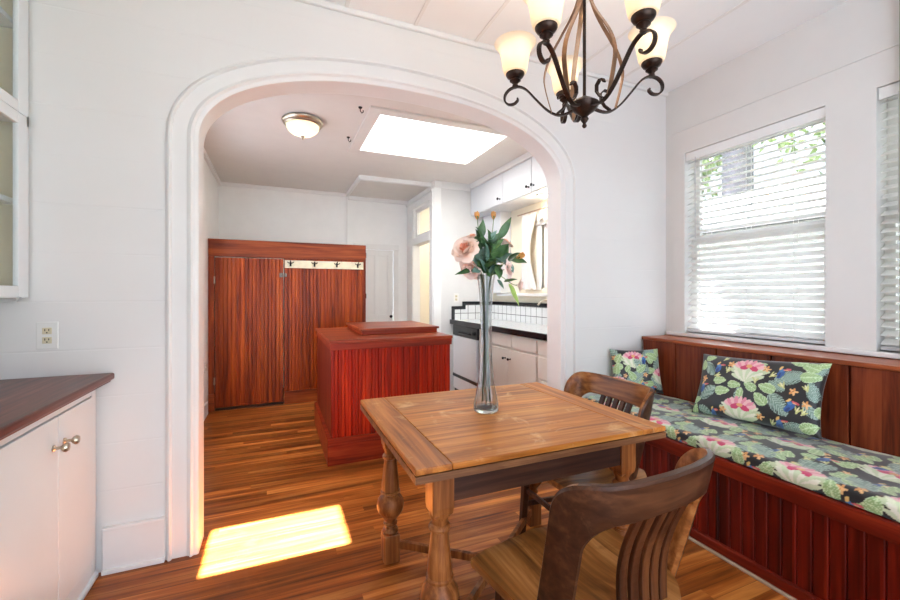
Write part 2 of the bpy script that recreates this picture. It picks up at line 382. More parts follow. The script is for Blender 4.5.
# ------------------------------------------------------------------ the setting: dining room
AX, AA, AB, AZ, AN = 0.755, 1.115, 0.455, 2.08, 2.2      # arch: centre, half width, rise, spring height
def arch_pts(r, n=72):
    out = [(AX-AA-r, 0.0), (AX-AA-r, 1.0)]
    for i in range(n+1):
        t = PI-PI*i/n; c_, s_ = math.cos(t), math.sin(t)
        out.append((AX+math.copysign(abs(c_)**(2/AN), c_)*(AA+r), AZ+abs(s_)**(2/AN)*(AB+r)))
    out += [(AX+AA+r, 1.0), (AX+AA+r, 0.0)]
    return out
CD, CK = 2.94, 2.75           # ceiling heights, dining room and kitchen
YF, YB = 2.41, 2.52           # arch wall faces
def build_shell():
    struct(B(-1.45, 3.1, -1.2, 6.3, -0.05, 0).build('floor', M['floor']), 'worn brown strip wood floor running through both rooms', 'floor')
    m = B(-1.45, 3.1, -1.2, 2.41, CD, CD+0.05)
    struct(m.build('ceiling', M['ceil']), 'white dining room ceiling', 'ceiling')
    m = MB()
    for k in range(9):
        x = -0.86+0.41*k
        m.box(x-0.012, x+0.012, -1.0, 2.40, CD-0.006, CD)
    struct(m.build('trim_1', M['trim'], bevel=0.003), 'thin battens on the dining room ceiling', 'trim')
    struct(B(-1.33, 2.94, 2.385, 2.41, CD-0.03, CD).build('trim_2', M['trim'], bevel=0.006), 'slim cove strip over the arch wall', 'trim')
    # arch wall
    m = MB(); pts = arch_pts(0.0)
    m.box(-1.45, AX-AA-0.0004, YF, YB, 0, CD+0.05); m.box(AX+AA+0.0004, 3.1, YF, YB, 0, CD+0.05)
    top = CD+0.05; up = pts[1:-1]
    vs = []; fs = []
    for (x, z) in pts:
        vs += [(x, YF, z), (x, YB, z), (x, YF, top), (x, YB, top)]
    for i in range(1, len(pts)-2):
        a, b = 4*i, 4*(i+1)
        fs.append((a, b, b+1, a+1))
        if pts[i+1][0]-pts[i][0] > 1e-7: fs += [(a, a+2, b+2, b), (a+1, b+1, b+3, a+3), (a+2, a+3, b+3, b+2)]
    m.add(vs, fs)
    struct(m.build('wall_arch', M['wall']), 'white board wall with the wide arched opening', 'wall')
    prof = [(-0.002, YB+0.001), (-0.002, 2.392), (0.006, 2.386), (0.020, 2.386), (0.026, 2.380), (0.030, 2.376), (0.036, 2.378), (0.038, 2.388), (0.046, 2.390), (0.050, 2.394),
            (0.112, 2.394), (0.114, 2.384), (0.120, 2.378), (0.127, 2.380), (0.132, 2.392), (0.140, 2.398), (0.143, YF+0.002)]
    rings = [arch_pts(r) for r, _ in prof]
    P = np.array([[(rings[k][i][0], prof[k][1], rings[k][i][1]) for k in range(len(prof))] for i in range(len(rings[0]))])
    struct(MB().grid(P).build('trim_3', M['trim'], smooth=True), 'moulded white casing around the arched opening', 'trim')
    prof2 = [(-0.002, YB), (-0.002, YB+0.03), (0.09, YB+0.03), (0.10, YB)]
    rings = [arch_pts(r) for r, _ in prof2]
    P = np.array([[(rings[k][i][0], prof2[k][1], rings[k][i][1]) for k in range(len(prof2))] for i in range(len(rings[0]))])
    struct(MB().grid(P).build('trim_4', M['trim']), 'flat casing on the kitchen side of the arch', 'trim')
    m = B(-0.745, -0.50, 2.388, YF, 0, 0.205); m.box(-0.745, -0.50, 2.382, YF, 0.198, 0.213); m.box(-0.745, -0.50, 2.374, YF, 0, 0.02)
    struct(m.build('baseboard_arch', M['trim'], bevel=0.003), 'tall white baseboard between cabinet and arch', 'baseboard')
    struct(B(2.02, 2.03, 2.39, YF, 0.0, 0.02).build('baseboard_right', M['trim']), 'short baseboard beside the bench', 'baseboard')
    m = MB(); m.box(-1.45, -0.5, -1.30, -1.2, 0, CD+0.05); m.box(2.1, 3.1, -1.30, -1.2, 0, CD+0.05); m.box(-0.5, 2.1, -1.30, -1.2, 2.45, CD+0.05)  # unseen rear wall, closed on the left to dim that side
    struct(m.build('wall_rear', M['wall']), 'added wall behind the camera, its wide opening shaped to set the daylight', 'wall')
    struct(B(3.08, 4.0, -1.3, 2.6, CD-0.10, CD).build('ceiling_porch', M['trim']), 'added unseen eave keeping sun off the bench windows', 'eave')  # added overhang, keeps direct sun off the blind slats
    struct(B(-1.43, -1.33, -1.2, 2.41, 0, CD).build('wall_left', M['wall']), 'white wall behind the left cabinets', 'wall')
    # right wall with two window holes
    m = MB(); X0, X1 = 2.94, 3.08; wins = [(1.345, 2.235), (0.16, 1.125)]; z0, z1 = 1.0, 2.395
    m.box(X0, X1, -1.2, 2.41, 0, z0); m.box(X0, X1, -1.2, 2.41, z1, CD)
    m.box(X0, X1, 2.235, 2.41, z0, z1); m.box(X0, X1, 1.125, 1.345, z0, z1); m.box(X0, X1, -1.2, 0.16, z0, z1)
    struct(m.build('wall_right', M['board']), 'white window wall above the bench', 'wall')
    m = MB()                                                   # raised board face round the windows
    m.box(2.928, 2.94, -1.0, 2.335, 2.395, 2.575); m.box(2.928, 2.94, 2.235, 2.335, 1.0, 2.395); m.box(2.928, 2.94, 1.125, 1.345, 1.0, 2.395); m.box(2.928, 2.94, -1.0, 0.16, 1.0, 2.395)
    m.box(2.92, 2.94, -1.0, 2.338, 2.575, 2.590)
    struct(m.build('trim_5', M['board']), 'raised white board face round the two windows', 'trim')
    struct(B(2.885, 2.9275, 0.95, 1.024, 1.0005, 2.93).build('trim_12', plain('grey_green_paint', hx(150, 153, 140), 0.5), bevel=0.004), 'narrow grey green upright at the right edge of the photo', 'trim')
    struct(B(2.90, 2.96, -1.0, 2.375, 0.972, 1.0).build('trim_6', M['trim'], bevel=0.006), 'white window stool strip above the wooden ledge', 'trim')
    for k, (a, b) in enumerate(wins):
        w = bpy.data.objects.new('window_%d' % (k+1), None); COL.objects.link(w); w.location = (3.03, (a+b)/2, 1.0); ORG[w.name] = tuple(w.location)
        struct(w, ['double hung window behind the wide white blind', 'double hung window at the right edge of the photo'][k], 'window')
        m = MB(); zm = 1.72
        for (za, zb, xx) in ((1.0, zm+0.02, 3.025), (zm-0.02, 2.395, 3.055)):
            m.box(xx-0.015, xx+0.015, a, a+0.045, za, zb); m.box(xx-0.015, xx+0.015, b-0.045, b, za, zb)
            m.box(xx-0.015, xx+0.015, a+0.045, b-0.045, za, za+0.05); m.box(xx-0.015, xx+0.015, a+0.045, b-0.045, zb-0.045, zb)
        m.build('sash', M['trim'], w, bevel=0.003)
        g = B(3.023, 3.027, a+0.04, b-0.04, 1.04, zm-0.02); g.box(3.053, 3.057, a+0.04, b-0.04, zm+0.02, 2.36); g.build('glass', M['dimmed'], w)
        B(2.96, 3.02, a, b, 0.985, 1.0).build('sill', M['trim'], w)
build_shell()

# ------------------------------------------------------------------ the setting: kitchen
SX0, SX1, SY0, SY1, ST = 0.77, 1.94, 3.245, 4.13, CK+1.23      # skylight shaft
def build_kitchen_shell():
    m = MB(); t = 0.06
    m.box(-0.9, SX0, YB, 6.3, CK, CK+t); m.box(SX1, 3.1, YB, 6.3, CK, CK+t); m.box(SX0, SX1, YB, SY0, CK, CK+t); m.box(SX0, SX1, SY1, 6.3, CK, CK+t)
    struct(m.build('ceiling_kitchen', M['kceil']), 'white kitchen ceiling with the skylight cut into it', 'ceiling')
    w = bpy.data.objects.new('window_3', None); COL.objects.link(w); w.location = (SX0, SY0, CK); ORG[w.name] = (SX0, SY0, CK)
    struct(w, 'bright rectangular skylight in the kitchen ceiling', 'window')
    m = MB(); h = 0.04
    m.box(SX0-h, SX0, SY0-h, SY1+h, CK+t, ST); m.box(SX1, SX1+h, SY0-h, SY1+h, CK+t, ST); m.box(SX0, SX1, SY0-h, SY0, CK+t, ST); m.box(SX0, SX1, SY1, SY1+h, CK+t, ST)
    m.build('shaft', M['trim'], w)
    m = MB(); e = 0.10
    m.box(SX0-e, SX0, SY0-e, SY1+e, CK-0.018, CK); m.box(SX1, SX1+e, SY0-e, SY1+e, CK-0.018, CK); m.box(SX0, SX1, SY0-e, SY0, CK-0.018, CK); m.box(SX0, SX1, SY1, SY1+e, CK-0.018, CK)
    m.build('frame', M['kceil'], w, bevel=0.003)
    B(SX0-0.02, SX1+0.02, SY0-0.02, SY1+0.02, ST, ST+0.006).build('glass', M['pane'], w)
    m = MB(); m.box(-0.79, -0.69, YB, 2.70, 0, CK); m.box(-0.79, -0.69, 4.60, 6.2, 0, CK); m.box(-0.79, -0.69, 2.70, 4.60, 0, 0.70); m.box(-0.79, -0.69, 2.70, 4.60, 2.40, CK)
    w = bpy.data.objects.new('window_5', None); COL.objects.link(w); w.location = (-0.74, 3.65, 0.70); ORG[w.name] = (-0.74, 3.65, 0.70)  # added opening, brings extra daylight into the kitchen
    struct(w, 'added window for kitchen daylight, unseen behind the left side of the arch', 'window')
    f = MB()
    for a, b in ((2.70, 2.75), (3.62, 3.68), (4.55, 4.60)): f.box(-0.765, -0.725, a, b, 0.70, 2.40)
    for a, b in ((2.75, 3.62), (3.68, 4.55)):
        for c_, d in ((0.70, 0.75), (1.53, 1.57), (2.35, 2.40)): f.box(-0.765, -0.725, a, b, c_, d)
    f.build('sash', M['trim'], w, bevel=0.003); B(-0.747, -0.743, 2.73, 4.57, 0.73, 2.37).build('glass', M['pane'], w)
    struct(m.build('wall_kitchen_left', M['kwall']), 'white kitchen wall on the left beyond the arch', 'wall')
    m = MB(); m.box(-0.79, 1.10, 6.1, 6.2, 0, CK); m.box(1.10, 1.67, 6.1, 6.2, 1.98, CK); m.box(1.67, 1.97, 6.1, 6.2, 0, CK)
    struct(m.build('wall_kitchen_back', M['kwall']), 'white back wall of the kitchen', 'wall')
    # return wall with doorway and transom, X = 1.87
    m = MB(); a, b = 5.07, 5.80
    m.box(1.87, 1.97, 4.95, a, 0, CK); m.box(1.87, 1.97, b, 6.2, 0, CK); m.box(1.87, 1.97, a, b, 2.0, 2.10); m.box(1.87, 1.97, a, b, 2.53, CK)
    struct(m.build('wall_kitchen_return', M['kwall']), 'short kitchen wall holding the doorway with transom', 'wall')
    d = bpy.data.objects.new('door_2', None); COL.objects.link(d); d.location = (1.87, (a+b)/2, 0); ORG[d.name] = tuple(d.location)
    struct(d, 'open doorway with glazed transom beyond the island', 'doorway')
    m = MB(); m.box(1.85, 1.87, b, b+0.26, 0, 2.62); m.box(1.85, 1.87, 4.965, a, 0, 2.62); m.box(1.845, 1.87, a, b, 2.0, 2.10); m.box(1.85, 1.87, a, b, 2.53, 2.62); m.box(1.835, 1.87, 4.955, b+0.27, 2.62, 2.65)
    m.build('casing', M['trim'], d, bevel=0.004)
    m = MB(); m.box(1.90, 1.94, a, a+0.05, 2.1, 2.53); m.box(1.90, 1.94, b-0.05, b, 2.1, 2.53); m.box(1.90, 1.94, a+0.05, b-0.05, 2.1, 2.15); m.box(1.90, 1.94, a+0.05, b-0.05, 2.48, 2.53)
    m.build('transom_sash', M['trim'], d, bevel=0.003)
    B(1.917, 1.923, a+0.04, b-0.04, 2.14, 2.49).build('transom_glass', M['pane'], d)
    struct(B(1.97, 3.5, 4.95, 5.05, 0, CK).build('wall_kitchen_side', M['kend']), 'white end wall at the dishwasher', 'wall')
    # right kitchen wall with window
    m = MB(); wy0, wy1, wz0, wz1 = 3.05, 3.80, 1.36, 2.06
    m.box(2.72, 2.84, YB, 4.95, 0, wz0); m.box(2.72, 2.84, YB, 4.95, wz1, CK); m.box(2.72, 2.84, YB, wy0, wz0, wz1); m.box(2.72, 2.84, wy1, 4.95, wz0, wz1)
    struct(m.build('wall_kitchen_right', M['creamw']), 'cream kitchen wall above the tile splashback', 'wall')
    w = bpy.data.objects.new('window_4', None); COL.objects.link(w); w.location = (2.76, 3.4, wz0); ORG[w.name] = tuple(w.location)
    struct(w, 'kitchen window over the sink behind the arch edge', 'window')
    m = MB(); m.box(2.70, 2.74, wy1, wy1+0.08, wz0-0.02, wz1); m.box(2.70, 2.74, wy0-0.08, wy0, wz0-0.02, wz1); m.box(2.69, 2.74, wy0-0.1, wy1+0.1, wz1, wz1+0.1)
    m.box(2.74, 2.80, wy0, wy0+0.05, wz0, wz1); m.box(2.74, 2.80, wy1-0.05, wy1, wz0, wz1); m.box(2.74, 2.80, wy0+0.05, wy1-0.05, wz1-0.05, wz1); m.box(2.74, 2.80, wy0+0.05, wy1-0.05, wz0, wz0+0.05)
    m.build('frame', M['trim'], w, bevel=0.004)
    B(2.60, 2.74, wy0-0.15, 4.62, 1.27, 1.30).build('sill', M['trim'], w, bevel=0.004)
    B(2.768, 2.772, wy0+0.04, wy1-0.04, wz0+0.04, wz1-0.04).build('glass', M['pane'], w)
    # far door
    d = bpy.data.objects.new('door_1', None); COL.objects.link(d); d.location = (1.38, 6.1, 0); ORG[d.name] = (1.38, 6.1, 0)
    struct(d, 'narrow white panelled door in the far kitchen wall', 'door')
    m = MB(); m.box(1.05, 1.13, 6.08, 6.1, 0, 1.95); m.box(1.64, 1.72, 6.08, 6.1, 0, 1.95); m.box(1.045, 1.725, 6.075, 6.1, 1.95, 2.035)
    m.build('casing', M['trim'], d, bevel=0.004)
    m = B(1.13, 1.64, 6.112, 6.14, 0.01, 1.95)
    for x0, x1 in ((1.13, 1.21), (1.36, 1.41), (1.56, 1.64)): m.box(x0, x1, 6.10, 6.1115, 0.01, 1.95)
    for x0, x1 in ((1.21, 1.36), (1.41, 1.56)):
        for z0, z1 in ((1.86, 1.95), (0.01, 0.2), (0.86, 0.98)): m.box(x0, x1, 6.10, 6.1115, z0, z1)
    m.build('door_panel', M['trim'], d, bevel=0.003)
    for z in (1.86, 1.26, 0.4): MB().lathe([(0.014, -0.035), (0.014, 0.035)], (1.215, 6.085, z), 10).build('hinge', M['black'], d)
    MB().lathe([(0.0, -0.05), (0.02, -0.045), (0.024, -0.03), (0.01, -0.015), (0.012, 0)], (1.60, 6.10, 0.95), 14, 'y').build('door_knob', M['black'], d, smooth=True)
    # trims
    m = MB()
    m.box(-0.69, 0.94, 6.065, 6.1, CK-0.05, CK); m.box(-0.69, -0.655, YB, 6.1, CK-0.05, CK)
    struct(m.build('trim_7', M['trim'], bevel=0.008), 'white crown strip of the kitchen ceiling', 'trim')
    m = MB(); m.box(0.935, 0.965, 6.08, 6.1, 0, CK); struct(m.build('trim_8', M['trim'], bevel=0.003), 'vertical batten on the far kitchen wall', 'trim')
    m = MB(); m.box(0.93, 1.87, 5.05, 5.10, CK-0.055, CK); m.box(0.93, 0.965, 5.1, 6.1, CK-0.055, CK); m.box(0.965, 1.87, 6.06, 6.1, CK-0.09, CK-0.03)
    struct(m.build('trim_9', M['trim'], bevel=0.005), 'white trim framing the lowered ceiling panel', 'trim')
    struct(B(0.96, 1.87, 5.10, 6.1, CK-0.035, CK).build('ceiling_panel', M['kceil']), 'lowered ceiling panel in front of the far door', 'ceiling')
    m = MB(); m.box(1.97, 2.38, 4.925, 4.95, CK-0.09, CK); m.box(1.87, 1.97, 4.925, 4.95, CK-0.09, CK)
    struct(m.build('trim_10', M['trim'], bevel=0.006), 'crown strip on the end wall by the dishwasher', 'trim')
    struct(B(-0.69, -0.675, YB+0.03, 5.1, 0, 0.14).build('baseboard_kitchen', M['trim'], bevel=0.003), 'white baseboard on the left kitchen wall', 'baseboard')
    # small lit room past the doorway
    struct(B(1.97, 3.5, 6.3, 6.4, 0, CK).build('wall_utility_back', M['creamw']), 'cream wall of the room past the doorway', 'wall')
    struct(B(3.4, 3.5, 5.05, 6.3, 0, CK).build('wall_utility_right', M['creamw']), 'far cream wall seen through the doorway', 'wall')
    struct(B(1.97, 3.5, 4.95, 6.4, CK, CK+0.05).build('ceiling_utility', M['creamw']), 'ceiling of the room past the doorway', 'ceiling')
    struct(B(3.385, 3.4, 5.05, 6.3, 0, 1.42).build('wall_utility_wainscot', M['blue']), 'pale blue wall panel seen through the doorway', 'wall')
    struct(B(3.0, 3.55, 4.8, 6.4, -0.05, 0).build('floor_utility', M['floor']), 'floor of the room past the doorway', 'floor')
build_kitchen_shell()
struct(B(2.84, 3.55, 2.45, 6.4, CK+0.06, CK+0.12).build('ceiling_eave', M['kceil']), 'added unseen eave shading the kitchen window from sun', 'eave')  # added overhang, blocks direct sun at the kitchen window

# ------------------------------------------------------------------ outside, seen through the blinds
def outside():
    struct(B(3.1, 30, -25, 30, -0.4, -0.3).build('ground', M['ground']), 'lawn outside the windows', 'ground')
    h = thing('neighbour_house', 'pale house next door seen through the blinds', 'house', (7.5, 3, -0.3))
    m = MB()
    for k in range(17): m.prism([(7.5, -0.3+0.16*k), (7.46, -0.3+0.16*k), (7.49, -0.3+0.16*(k+1)), (7.5, -0.3+0.16*(k+1))], 'y', -6, 12)
    m.box(7.5, 11, -6, 12, -0.3, 2.42); m.build('wall', M['stone'], h)
    MB().prism([(7.1, 2.38), (9.2, 3.3), (11.3, 2.38), (11.3, 2.5), (9.2, 3.42), (7.1, 2.5)], 'y', -6.4, 12.4).build('roof', M['greyr'], h)
    for (x, y, zc, r, lab, tr) in ((13.5, 11.4, 6.2, 2.4, 'leafy green tree left of the grey trunk outside the window', 0.16), (12.8, 4.2, 6.2, 2.5, 'yellow green tree seen at the top right of the blind', 0.2), (12.4, -1.6, 6.2, 2.4, 'leafy tree outside the right hand window', 0.2)):
        t = thing('garden_tree', lab, 'tree', (x, y, -0.3), 'trees behind the house next door')
        MB().tube([(x, y, -0.3), (x+0.05, y, 2), (x, y+0.1, 4.2), (x+0.1, y, zc)], [tr, tr*0.85, tr*0.7, tr*0.3], 10).build('trunk', M['bark'], t, smooth=True)
        n = 2600; d = rng.normal(size=(n, 3)); d /= np.linalg.norm(d, axis=1)[:, None]
        p = d*(rng.random((n, 1))**0.4)*r*(1+0.25*np.sin(d[:, :1]*5+d[:, 1:2]*4)); p[:, 2] *= 0.8; p += (x, y, zc)
        a = rng.normal(size=(n, 3)); a /= np.linalg.norm(a, axis=1)[:, None]; b = np.cross(a, rng.normal(size=(n, 3))); b /= np.linalg.norm(b, axis=1)[:, None]
        s = 0.16; Q = np.stack([p-a*s, p+b*s*0.5, p+a*s, p-b*s*0.5], 1).reshape(-1, 3)
        MB().add(Q.tolist(), [(4*i, 4*i+1, 4*i+2, 4*i+3) for i in range(n)]).build('crown', M['tree'], t)
    t = thing('tree_trunk', 'thick grey trunk seen through the top of the blind', 'tree', (12.6, 7.9, -0.3))
    MB().tube([(12.6, 7.9, -0.3), (12.6, 7.9, 4), (12.7, 7.95, 9)], [0.46, 0.40, 0.36], 14).build('bole', M['bark'], t, smooth=True)
outside()

# ------------------------------------------------------------------ dining table
def build_table():
    t = thing('dining_table', 'worn honey oak draw leaf dining table with turned legs', 'table', (0.94, 1.67, 0))
    x0, x1, y0, y1 = 0.398, 1.480, 1.213, 2.125; e = 0.125
    B(x0+e+0.001, x1-e-0.001, y0, y1, 0.739, 0.760).build('tabletop', M['table'], t, bevel=0.004)
    for a, b in ((x0, x0+e), (x1-e, x1)): B(a, b, y0, y1, 0.739, 0.760).build('end_board', M['table_y'], t, bevel=0.004)
    for a, b in ((x0, (x0+x1)/2-0.0003), ((x0+x1)/2+0.0003, x1)): B(a, b, y0+0.001, y1-0.001, 0.712, 0.736).build('draw_leaf', M['table_edge'], t)
    lx = (0.478+0.039, 1.303+0.039); ly = (1.275+0.039, 1.935+0.039); h = 0.039
    m = B(lx[0]+h-0.005, lx[1]-h+0.005, ly[0]-h+0.008, ly[0]-h+0.030, 0.60, 0.711); m.build('apron', M['apron'], t, bevel=0.002)
    B(lx[0]+h-0.005, lx[1]-h+0.005, ly[1]+h-0.030, ly[1]+h-0.008, 0.60, 0.711).build('apron', M['apron'], t, bevel=0.002)
    for x in lx: B(x-0.014, x+0.010, ly[0]+h-0.005, ly[1]-h+0.005, 0.60, 0.711).build('apron', M['apron'], t, bevel=0.002)
    prof = [(0.030, 0.130), (0.036, 0.136), (0.040, 0.146), (0.036, 0.156), (0.028, 0.162), (0.026, 0.172), (0.034, 0.180), (0.034, 0.186), (0.028, 0.192), (0.030, 0.205), (0.046, 0.222), (0.062, 0.245), (0.067, 0.270), (0.062, 0.298), (0.048, 0.318), (0.040, 0.328),
            (0.048, 0.333), (0.048, 0.341), (0.043, 0.346), (0.043, 0.37), (0.038, 0.42), (0.032, 0.47), (0.029, 0.497), (0.037, 0.502), (0.039, 0.510), (0.035, 0.518), (0.027, 0.522), (0.028, 0.535), (0.037, 0.553), (0.038, 0.566)]
    for x in lx:
        for y in ly:
            m = MB().lathe(prof, (x, y, 0), 28)
            o = m.build('leg', M['table_leg'], t, smooth=True)
            q = B(x-h, x+h, y-h, y+h, 0.0, 0.136); q.build('foot_block', M['table_leg'], o, bevel=0.006)
            vs = []
            for z, k in ((0.548, 0.68), (0.562, 0.92), (0.585, 1.0), (0.711, 1.0)): vs += [(x-h*k, y-h*k, z), (x+h*k, y-h*k, z), (x+h*k, y+h*k, z), (x-h*k, y+h*k, z)]
            fs = [(3, 2, 1, 0), (12, 13, 14, 15)]
            for k in range(3):
                for i in range(4): j = (i+1) % 4; fs.append((4*k+i, 4*k+j, 4*k+4+j, 4*k+4+i))
            MB().add(vs, fs).build('head_block', M['table_leg'], o, bevel=0.003)
    c = ((lx[0]+lx[1])/2, (ly[0]+ly[1])/2)
    for s in (1, -1):
        a = Vector((lx[0]+0.02, ly[0 if s > 0 else 1]+s*0.02, 0.085)); b = Vector((lx[1]-0.02, ly[1 if s > 0 else 0]-s*0.02, 0.085))
        MB().tube([a, b], 0.02, flat=(0.036, 0.022) if s > 0 else (0.034, 0.0221), up=(0, 0, 1)).build('stretcher', M['table_leg'], t, bevel=0.003)
build_table()

# ------------------------------------------------------------------ bentwood banker chairs
def chair_mesh():
    t = thing('banker_chair', 'brown wooden banker chair in front of the table, back turned to the viewer', 'chair', (0, 0, 0), 'curved back wooden chairs')
    # seat: saddle with rounded plan
    def half(y):      # half width at local y
        return 0.275+(y-0.17)*0.075 if y > -0.1 else 0.275-0.27*0.075-(abs(y+0.1)/0.155)**2.4*0.10
    ys = np.linspace(-0.255, 0.215, 26); us = np.linspace(-1, 1, 27)
    top = np.zeros((26, 27, 3)); bot = top.copy()
    for i, y in enumerate(ys):
        for j, u in enumerate(us):
            hw = half(y); yy = y
            if y > 0.17: yy = 0.17+(y-0.17)*(1-abs(u)**2.6)*0.9+(y-0.17)*0.1
            dip = -0.020*math.exp(-((yy+0.03)/0.13)**2)*(1-abs(u)**2)*1.0 + 0.008*math.exp(-(u/0.16)**2)*max(0, (yy+0.02)/0.22) - 0.008*max(0, (yy-0.17)/0.065)
            x = hw*u-0.040; top[i, j] = (x, yy, 0.442+dip); bot[i, j] = (x*0.985, yy*0.985, 0.408)
    m = MB(); m.grid(top); m.grid(bot[:, ::-1])
    def loop(A): return np.concatenate([A[0, :], A[1:, -1], A[-1, -2::-1], A[-2:0:-1, 0]])
    lt, lb = loop(top), loop(bot); mid = (lt+lb)/2; mid[:, :2] *= 1.012
    R = np.stack([lt, mid, lb], 1); m.grid(R, closed_u=True)
    m.build('seat', M['seat'], t, smooth=True, weld=True)
    # bent back: an inverted U band laid on a curved sheet
    th = np.linspace(-1, 1, 200)
    pl = [(-0.264, -0.165), (-0.264, -0.20), (-0.256, -0.235), (-0.235, -0.266), (-0.19, -0.289), (-0.11, -0.303), (0, -0.308), (0.11, -0.303), (0.19, -0.289), (0.235, -0.266), (0.256, -0.235), (0.264, -0.19), (0.264, -0.155)]
    pl = np.array(pl); seg = np.r_[0, np.cumsum(np.hypot(*np.diff(pl, axis=0).T))]; seg -= seg[-1]/2; L = seg[-1]
    dense = np.linspace(seg[0], seg[-1], 121)
    xs = np.interp(dense, seg, pl[:, 0]); yy = np.interp(dense, seg, pl[:, 1])
    for _ in range(10):
        xs[1:-1] = (xs[:-2]+2*xs[1:-1]+xs[2:])/4; yy[1:-1] = (yy[:-2]+2*yy[1:-1]+yy[2:])/4
    def sheet(u, z):
        u = max(-L, min(L, u)); x = float(np.interp(u, dense, xs)); y = float(np.interp(u, dense, yy))
        k = (0.84-z)/0.40; e = (abs(u)/L)**2; y += k*0.09*(1-e)+e*0.098*max(0, k)**1.2
        x *= 1-0.09*max(0, k)**1.5
        return Vector((x, y, z))
    def outline(inner):
        pts = []
        ho, hi = 0.847, 0.737
        if not inner: U, zt, r = L-0.004, ho, 0.105
        else: U, zt, r = L-0.108, hi, 0.075
        zb = 0.42; n = 14
        for k in range(16): pts.append((-U, zb+(zt-r-zb)*k/16))
        for k in range(n+1): a = PI-PI/2*k/n; pts.append((-U+r+r*math.cos(a), zt-r+r*math.sin(a)))
        for k in range(1, 30): pts.append((-U+r+(2*U-2*r)*k/30, zt))
        for k in range(n+1): a = PI/2-PI/2*k/n; pts.append((U-r+r*math.cos(a), zt-r+r*math.sin(a)))
        for k in range(1, 17): pts.append((U, zt-r-(zt-r-zb)*k/16))
        return pts
    o_, i_ = outline(False), outline(True); T = 0.013
    rows = []
    for (p, q) in zip(o_, i_):
        row = []
        path = [(p[0]+(q[0]-p[0])*f, p[1]+(q[1]-p[1])*f) for f in (0, 0.06, 0.35, 0.65, 0.94, 1)]
        def nrm(u, z):
            e = 0.004; a = sheet(u+e, z)-sheet(u-e, z); b = sheet(u, z+e)-sheet(u, z-e); return a.cross(b).normalized()
        fr = [sheet(u, z)+nrm(u, z)*(T if 0 < k < 5 else T*0.55) for k, (u, z) in enumerate(path)]
        bk = [sheet(u, z)-nrm(u, z)*(T if 0 < k < 5 else T*0.55) for k, (u, z) in enumerate(path)]
        rows.append(fr+bk[::-1]+[fr[0]])
    P = np.array([[tuple(v) for v in r] for r in rows])
    m = MB().grid(P); n = P.shape[1]
    m.add([tuple(v) for v in P[0][:-1]], [tuple(range(n-1))]); m.add([tuple(v) for v in P[-1][:-1]], [tuple(range(n-2, -1, -1))])
    o = m.build('back_rail', M['chair'], t, smooth=True, weld=True)
    o.data.materials.append(M['chair_in'])                       # the inner face is lighter
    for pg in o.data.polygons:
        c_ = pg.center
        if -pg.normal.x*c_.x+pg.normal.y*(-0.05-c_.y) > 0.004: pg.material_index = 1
    for k in range(5):
        u = (-2+k)*0.047
        pts = [sheet(u*(0.92+0.08*f), 0.425+f*0.325)+Vector((0, 0.03*math.sin(f*PI)-0.012*(1-f), 0)) for f in np.linspace(0, 1, 14)]
        MB().tube(pts, 0.01, flat=(0.030, 0.014), up=(1, 0, 0)).build('back_slat', M['chair_z'], t, bevel=0.003)
    legs = {}
    for sx in (-1, 1):
        for (x, y, dx, dy) in ((0.20, 0.155, 0.022, 0.02), (0.165, -0.13, 0.03, -0.06)):
            m = MB(); w0, w1 = 0.019, 0.015
            vs = []
            for z, w, f in ((0.415, w0, 0.0), (0.0, w1, 1.0)):
                cx, cy = sx*(x+dx*f), y+dy*f
                vs += [(cx-w, cy-w, z), (cx+w, cy-w, z), (cx+w, cy+w, z), (cx-w, cy+w, z)]
            m.add(vs, [(0, 1, 2, 3), (7, 6, 5, 4), (0, 4, 5, 1), (1, 5, 6, 2), (2, 6, 7, 3), (3, 7, 4, 0)])
            m.build('leg', M['chair_z'], t, bevel=0.004)
    for sx in (-1, 1): MB().tube([(sx*0.213, 0.164, 0.17), (sx*0.182, -0.164, 0.17)], 0.01, flat=(0.026, 0.016), up=(0, 0, 1)).build('stretcher', M['chair_z'], t, bevel=0.003)
    MB().tube([(-0.198, 0.0, 0.17), (0.198, 0.0, 0.17)], 0.01, flat=(0.026, 0.016), up=(0, 0, 1)).build('stretcher', M['chair_z'], t, bevel=0.003)
    MB().tube([(-0.21, 0.16, 0.25), (0.21, 0.16, 0.25)], 0.01, flat=(0.026, 0.016), up=(0, 0, 1)).build('stretcher', M['chair_z'], t, bevel=0.003)
    m = MB(); 
    m.box(-0.19, 0.19, 0.145, 0.163, 0.372, 0.410); m.box(-0.17, 0.17, -0.135, -0.118, 0.372, 0.410)
    m.box(-0.205, -0.187, -0.12, 0.15, 0.372, 0.410); m.box(0.187, 0.205, -0.12, 0.15, 0.372, 0.410)
    m.build('seat_frame', M['chair_z'], t, bevel=0.002)
    return t
chair = chair_mesh(); chair.location = (0.916, 1.058, 0); chair.rotation_euler = (0, 0, math.radians(4))
dup(chair, (1.40, 1.675, 0), PI/2, 'brown wooden banker chair tucked under the table between table and bench', 'curved back wooden chairs')

